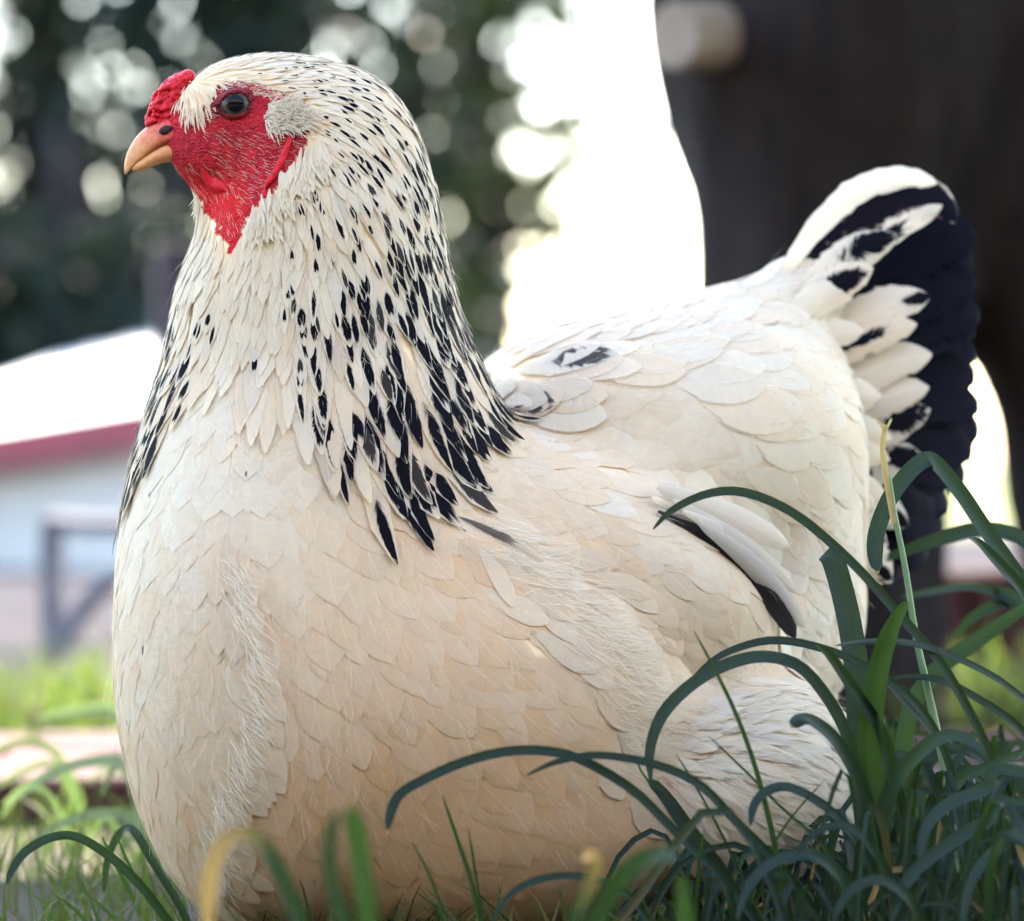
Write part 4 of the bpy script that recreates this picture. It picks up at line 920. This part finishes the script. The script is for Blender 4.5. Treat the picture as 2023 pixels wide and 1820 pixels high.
# ================================================================== BACKGROUND
def mat_bark():
    b = NB('bark'); o = b.obj(); mp = b.n('ShaderNodeMapping'); b.t.links.new(o, mp.inputs[0]); mp.inputs['Scale'].default_value = (1, 1, .18)
    n = b.noise(mp.outputs[0], 45, 6, .7); n2 = b.noise(o, 6, 3)
    col = b.mix(b.map(n, .35, .65), (.004, .003, .004), (.016, .010, .009)); col = b.mix(b.map(n2, .4, .65, 0, .5), col, (.022, .018, .019))
    return b.end(b.bsdf(col, .9, .15, b.bump(n, 1.0, .012)))
M_BARK = mat_bark(); M_RED0 = mat_simple('roof_tile', (.22, .07, .04), (.32, .11, .07), 8, .8)
def mat_foliage(name, a, c):
    b = NB(name); g = b.n('ShaderNodeObjectInfo'); at_ = b.n('ShaderNodeAttribute', attribute_name='tn'); sp = b.n('ShaderNodeSeparateColor'); b.t.links.new(at_.outputs['Color'], sp.inputs[0])
    col = b.mix(sp.outputs[0], a, c); p = b.bsdf(col, .5, .12)
    tr = b.n('ShaderNodeBsdfTranslucent'); b.set(tr.inputs[0], b.mix(.4, col, (.07, .12, .02)))
    return b.end(b.mixsh(.15, p, tr.outputs[0]))
M_FOL = mat_foliage('dark_foliage', (.004, .009, .009), (.012, .020, .014)); M_FOL2 = mat_foliage('light_foliage', (.022, .030, .010), (.05, .06, .02))
def crown(name, parent, blobs, n, size, mat, seed=1):
    """leaf faces spread through clumps; blobs: (centre, radii)"""
    g = np.random.default_rng(seed); vol = np.array([r[0]*r[1]*r[2] for _, r in blobs]); k = g.choice(len(blobs), n, p=vol/vol.sum())
    C_ = np.array([c for c, _ in blobs])[k]; R_ = np.array([r for _, r in blobs])[k]
    d = g.normal(size=(n, 3)); d /= np.linalg.norm(d, axis=1, keepdims=True); P = C_+d*R_*(g.random(n)**.42)[:, None]
    P = P[P[:, 2] > .05]; n = len(P)
    a = g.normal(size=(n, 3)); a /= np.linalg.norm(a, axis=1, keepdims=True); b_ = np.cross(a, g.normal(size=(n, 3))); b_ /= np.linalg.norm(b_, axis=1, keepdims=True)
    s = (size*g.uniform(.6, 1.4, n))[:, None]
    V = np.stack([P-a*s, P+b_*s*.42-a*s*.1, P+a*s, P-b_*s*.42-a*s*.1], 1).reshape(-1, 3); F = np.arange(4*n).reshape(n, 4)
    tn = np.repeat(np.stack([g.random(n)]*4, 1), 4, 0)
    return link(name, mesh_np(name, V, F, None, {'tn': tn}), parent, (mat,), False)
# the near tree: twin stem behind the tail, its crown shades the hen
tree = tag(empty('tree'), 'dark twin-stemmed tree standing close behind the hen\'s tail', 'tree')
TC = [((at(1630, 1560, 1.5)*np.array([1, 1, 0]), .108), (at(1632, 900, 1.5), .100)), ((at(1632, 900, 1.5), .100), (at(1650, 560, 1.5), .108)), ((at(1650, 560, 1.5), .108), (at(1640, 100, 1.5), .145)), ((at(1640, 100, 1.5), .145), (np.array([.40, 1.62, 1.5]), .15)),
      ((at(2200, 1500, 1.6)*np.array([1, 1, 0]), .065), (at(2125, 950, 1.6), .055)), ((at(2125, 950, 1.6), .055), (at(2060, 700, 1.6), .055)), ((at(2060, 700, 1.6), .055), (at(1930, 330, 1.55), .10)), ((at(1930, 330, 1.55), .10), (np.array([.55, 1.6, .9]), .13)), ((at(1930, 330, 1.55), .10), (np.array([.95, 1.7, 1.4]), .11)),
      ((at(1660, 60, 1.5), .10), (at(1395, -10, 1.47), .05)),
      ((np.array([.40, 1.62, 1.4]), .14), (np.array([-.1, 1.9, 2.3]), .07)), ((np.array([.40, 1.62, 1.4]), .14), (np.array([1.2, 2.0, 2.6]), .08)), ((np.array([.95, 1.7, 1.4]), .10), (np.array([2.0, 1.5, 2.4]), .05))]
def tsdf(P):
    out = None
    for (a, ra), (b_, rb) in TC:
        ba = b_-a; h = np.clip(((P-a) @ ba)/(ba @ ba), 0, 1); dd = P-a-h[..., None]*ba; d = np.sqrt((dd*dd).sum(-1))-(ra+(rb-ra)*h)
        out = d if out is None else smin(out, d, .03)
    return out+.010*np.sin(P[..., 0]*70+np.sin(P[..., 2]*9)*2)*np.sin(P[..., 2]*11+P[..., 1]*40)*.6
TV, TF = surface_nets(np.arange(-.3, 2.2, .022), np.arange(1.25, 2.2, .022), np.arange(-.04, 2.75, .03), tsdf)
link('trunk', mesh_np('trunk', TV, TF), tree, (M_BARK,))
mb = MB(); mb.tube([at(1420, 72, 1.40), at(1330, 70, 1.36)], [.030, .028], 12); mb.build('branch_stub', mat_simple('cut_wood', (.16, .125, .10), (.22, .18, .145), 40), tree)
cb = []
for i in range(34): cb.append((np.array([1.35+R.uniform(-1.55, 1.6), 2.0+R.uniform(-1.1, 1.3), 2.55+R.uniform(-.55, .9)]), np.array([R.uniform(.35, .6), R.uniform(.35, .6), R.uniform(.22, .4)])))
for i in range(14): cb.append((np.array([R.uniform(.75, 2.0), R.uniform(-.6, 1.2), R.uniform(1.25, 1.9)]), np.array([.4, .4, .28])))  # low clumps added out of view to shade the plants at right
for q in ((.55, 2.0, 2.4), (.85, 2.15, 2.6), (.35, 2.0, 2.5), (1.1, 2.2, 2.6), (.7, 2.5, 3.0), (.1, 2.1, 2.7)): cb.append((np.array(q), np.array([.42, .42, .30])))  # clumps added out of view across the sun's line to the rump
crown('crown', tree, cb, 26000, .055, M_FOL, 3)
# unseen hedge added behind the camera: it keeps the low sky off the hen's belly
added_hedge = tag(empty('added_hedge'), 'unseen screen of foliage added behind the camera to block low light', 'added_hedge')
crown('foliage', added_hedge, [(np.array([-5+i*.9, -4.4, .95]), np.array([.75, .5, 1.05])) for i in range(12)], 14000, .10, M_FOL, 31)
mb = MB(); mb.box((0, -4.45, .8), (5.4, .18, .8)); mb.build('inner_twigs', M_BARK, added_hedge)
# unseen house added behind the camera: its sunlit ochre wall gives warm fill
fill_house = tag(empty('fill_house'), 'unseen sand-coloured building added behind the camera for warm fill light', 'fill_house')
M_OCHRE = mat_simple('ochre_plaster', (.64, .49, .34), (.72, .57, .41), 3, .9, .1, .2); M_GLASS = mat_simple('window_glass', (.02, .025, .03), (.03, .035, .04), 2, .1, .5); M_WFR = mat_simple('white_frame', (.7, .7, .68), (.76, .76, .74), 8, .5)
mb = MB(); mb.box((0, -6.7, 2.1), (5.5, .15, 2.1)); mb.build('wall', M_OCHRE, fill_house)
mb = MB(); mb.box((0, -7.6, 4.32), (5.9, 1.5, .08), tilt=-.35); mb.build('roof', M_RED0, fill_house)
for x, z in ((-4.2, 1.6), (3.9, 1.6)): mb = MB(); mb.box((x, -6.54, z), (.45, .03, .55)); wn = mb.build('window', M_WFR, fill_house); mb = MB(); mb.box((x, -6.52, z), (.39, .02, .49)); mb.build('pane', M_GLASS, wn)
# trees and shrubs far behind, left: sky through their leaves
def far_tree(label, x, d, h, blobs, n, size, mat, seed):
    t = tag(empty('background_tree'), label, 'tree', 'trees behind the yard'); y = d-CAM_D
    mb = MB(); pts = [(x, y, -.02), (x+.05, y, h*.3), (x-.06, y+.1, h*.6), (x+.03, y, h)]; mb.tube(pts, [.16, .13, .09, .03], 10)
    for q in range(6):
        z0 = h*R.uniform(.25, .75); a = R.uniform(0, 6.28); l = R.uniform(.7, 1.4); mb.tube([(x, y, z0), (x+math.cos(a)*l*.5, y+math.sin(a)*l*.5, z0+.3), (x+math.cos(a)*l, y+math.sin(a)*l, z0+.5)], [.06, .04, .015], 6)
    mb.build('trunk', M_BARK, t, True)
    crown('crown', t, [(np.array([x+bx, y+by, bz]), np.array([rx, ry, rz])) for bx, by, bz, rx, ry, rz in blobs], n, size, mat, seed)
far_tree('dark leafy tree at the far left edge with sky dots', -1.7, 15, 3.6, [(0, 0, 1.5, .9, .9, 1.1), (.1, .2, 2.6, 1.2, 1.1, .9), (-.6, 0, 1.0, .7, .8, .7)], 5800, .060, M_FOL, 21)
far_tree('dark leafy tree behind the beak with sky dots', -.85, 14, 3.4, [(0, 0, 1.3, .75, .8, .9), (0, .2, 2.3, 1.1, 1.0, .8), (.3, .1, .75, .6, .6, .45)], 5600, .060, M_FOL, 22)
far_tree('olive leafy tree with loose twigs above the hen\'s crown', -.15, 16, 3.6, [(0, 0, 1.75, .55, .8, .7), (.1, 0, 2.6, .9, .9, .6), (.32, 0, 1.15, .14, .3, .34), (-.3, 0, 1.0, .6, .6, .6)], 2600, .075, M_FOL2, 23)
far_tree('low dark evergreen shrub behind the white shed roof', -1.35, 12.5, 1.2, [(0, 0, .55, .9, .5, .5), (-.7, 0, .6, .7, .5, .5), (.7, .1, .5, .6, .5, .4)], 4200, .06, M_FOL, 24)
# low shed with white sheet roof and dark red eaves board
shed = tag(empty('shed'), 'low shed with white sheet roof and dark red eaves board, left background', 'shed')
def slab(name, corners, th, mat, parent):
    c = [np.array(q) for q in corners]; n = np.cross(c[1]-c[0], c[3]-c[0]); n = n/np.linalg.norm(n)*th
    V = c+[q-n for q in c]; F = [(0, 1, 2, 3), (7, 6, 5, 4), (0, 4, 5, 1), (1, 5, 6, 2), (2, 6, 7, 3), (3, 7, 4, 0)]
    me = bpy.data.meshes.new(name); me.from_pydata([tuple(v) for v in V], [], F); me.update(); return link(name, me, parent, (mat,), False)
M_WHITE = mat_simple('white_sheet', (.74, .73, .70), (.82, .81, .78), 9, .8, .2, .1); M_GREYW = mat_simple('grey_render', (.40, .395, .39), (.50, .495, .49), 9, .85, .2, .1); M_RED = mat_simple('dark_red_paint', (.16, .012, .03), (.24, .02, .045), 12, .5, .4)
P0, P1, P2, P3_ = at(-420, 925, 7.4), at(320, 800, 6.8), at(318, 632, 11.5), at(-420, 885, 12.5)
slab('roof', [P0, P1, P2, P3_], .015, M_WHITE, shed)
fz = np.array([0, 0, .085]); fy_ = np.array([0, -.012, .006])
slab('eaves_board', [P0+fy_-fz, P1+fy_-fz, P1+fy_, P0+fy_], .02, M_RED, shed)
wy = np.array([0, .12, 0]); g0, g1 = P0+wy, P1+wy; g0[2] = g1[2] = -.01
slab('wall', [g0, g1, P1+wy-np.array([0, 0, .02]), P0+wy-np.array([0, 0, .02])], .05, M_GREYW, shed)
g2 = P2.copy(); g2[2] = -.01; slab('wall', [g1+np.array([.003, .05, 0]), g2+np.array([.003, 0, 0]), P2-np.array([-.003, 0, .03]), P1+np.array([.003, .17, -.03])], .04, M_GREYW, shed)
# dark post by the shed
post = tag(empty('wooden_post'), 'dark weathered wooden post right of the white shed roof', 'post')
M_POST = mat_simple('dark_wood', (.020, .014, .022), (.045, .032, .042), 30, .8)
mb = MB(); c = at(352, 700, 3.6); mb.box((c[0], c[1], .25), (.030, .030, .27), .2, bev=.004); mb.build('shaft', M_POST, post); mb = MB(); mb.box((c[0], c[1], .535), (.028, .028, .012), .2, bev=.004); mb.build('cap', M_POST, post)
# grey metal stool
stool = tag(empty('metal_stool'), 'low grey metal stool with a curved leg before the shed wall', 'stool'); M_MET = mat_simple('grey_metal', (.075, .075, .095), (.11, .11, .135), 30, .7, .08)
def tb(name, pts, r): mb = MB(); mb.tube(spline([at(*q) for q in pts], 14), r, 8); mb.build(name, M_MET, stool, True)
tb('leg', [(98, 1025, 2.7), (96, 1100, 2.7), (100, 1190, 2.7), (98, 1340, 2.7)], .011); tb('leg', [(262, 1128, 2.5), (205, 1160, 2.5), (150, 1225, 2.5), (112, 1300, 2.5), (96, 1358, 2.5)], .011)
tb('leg', [(330, 1040, 2.7), (330, 1200, 2.7), (332, 1340, 2.7)], .011); tb('leg', [(330, 1030, 3.0), (330, 1200, 3.0), (332, 1314, 3.0)], .011); tb('leg', [(110, 1030, 3.0), (110, 1200, 3.0), (110, 1314, 3.0)], .011)
for k in range(4): tb('seat_slat', [(92, 1034-3*k, 2.7+.10*k), (200, 1040-3*k, 2.7+.10*k), (338, 1040-3*k, 2.7+.10*k)], .009)
# brick path behind the hen and a soldier course of bricks at right
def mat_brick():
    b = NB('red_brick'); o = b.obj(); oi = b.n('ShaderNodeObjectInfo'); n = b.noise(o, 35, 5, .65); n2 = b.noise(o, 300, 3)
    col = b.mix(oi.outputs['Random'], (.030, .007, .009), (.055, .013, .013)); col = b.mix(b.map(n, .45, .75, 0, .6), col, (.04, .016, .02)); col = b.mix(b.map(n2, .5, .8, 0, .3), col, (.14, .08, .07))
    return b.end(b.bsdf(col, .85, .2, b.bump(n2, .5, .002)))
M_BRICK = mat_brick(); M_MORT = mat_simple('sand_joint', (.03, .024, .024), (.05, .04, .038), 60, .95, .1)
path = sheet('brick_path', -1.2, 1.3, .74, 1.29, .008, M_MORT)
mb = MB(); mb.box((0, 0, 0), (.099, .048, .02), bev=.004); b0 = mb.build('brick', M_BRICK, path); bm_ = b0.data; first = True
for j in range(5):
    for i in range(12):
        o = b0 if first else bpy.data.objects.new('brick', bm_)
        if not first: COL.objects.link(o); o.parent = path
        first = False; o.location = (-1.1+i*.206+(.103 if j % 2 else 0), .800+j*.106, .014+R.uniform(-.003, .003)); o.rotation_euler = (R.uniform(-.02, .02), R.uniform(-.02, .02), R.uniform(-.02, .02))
edge = tag(empty('brick_edging'), 'row of upright red bricks edging the bed at right', 'edging')
mb = MB(); mb.box((0, 0, 0), (.035, .05, .075), bev=.006); b1 = mb.build('brick', M_BRICK, edge); me1 = b1.data
for i in range(9):
    o = b1 if i == 0 else bpy.data.objects.new('brick', me1)
    if i: COL.objects.link(o); o.parent = edge
    o.location = (.40+i*.074, 2.05+i*.02, .072+R.uniform(-.006, .006)); o.rotation_euler = (R.uniform(-.04, .04), R.uniform(-.04, .04), R.uniform(-.08, .08)+.25)
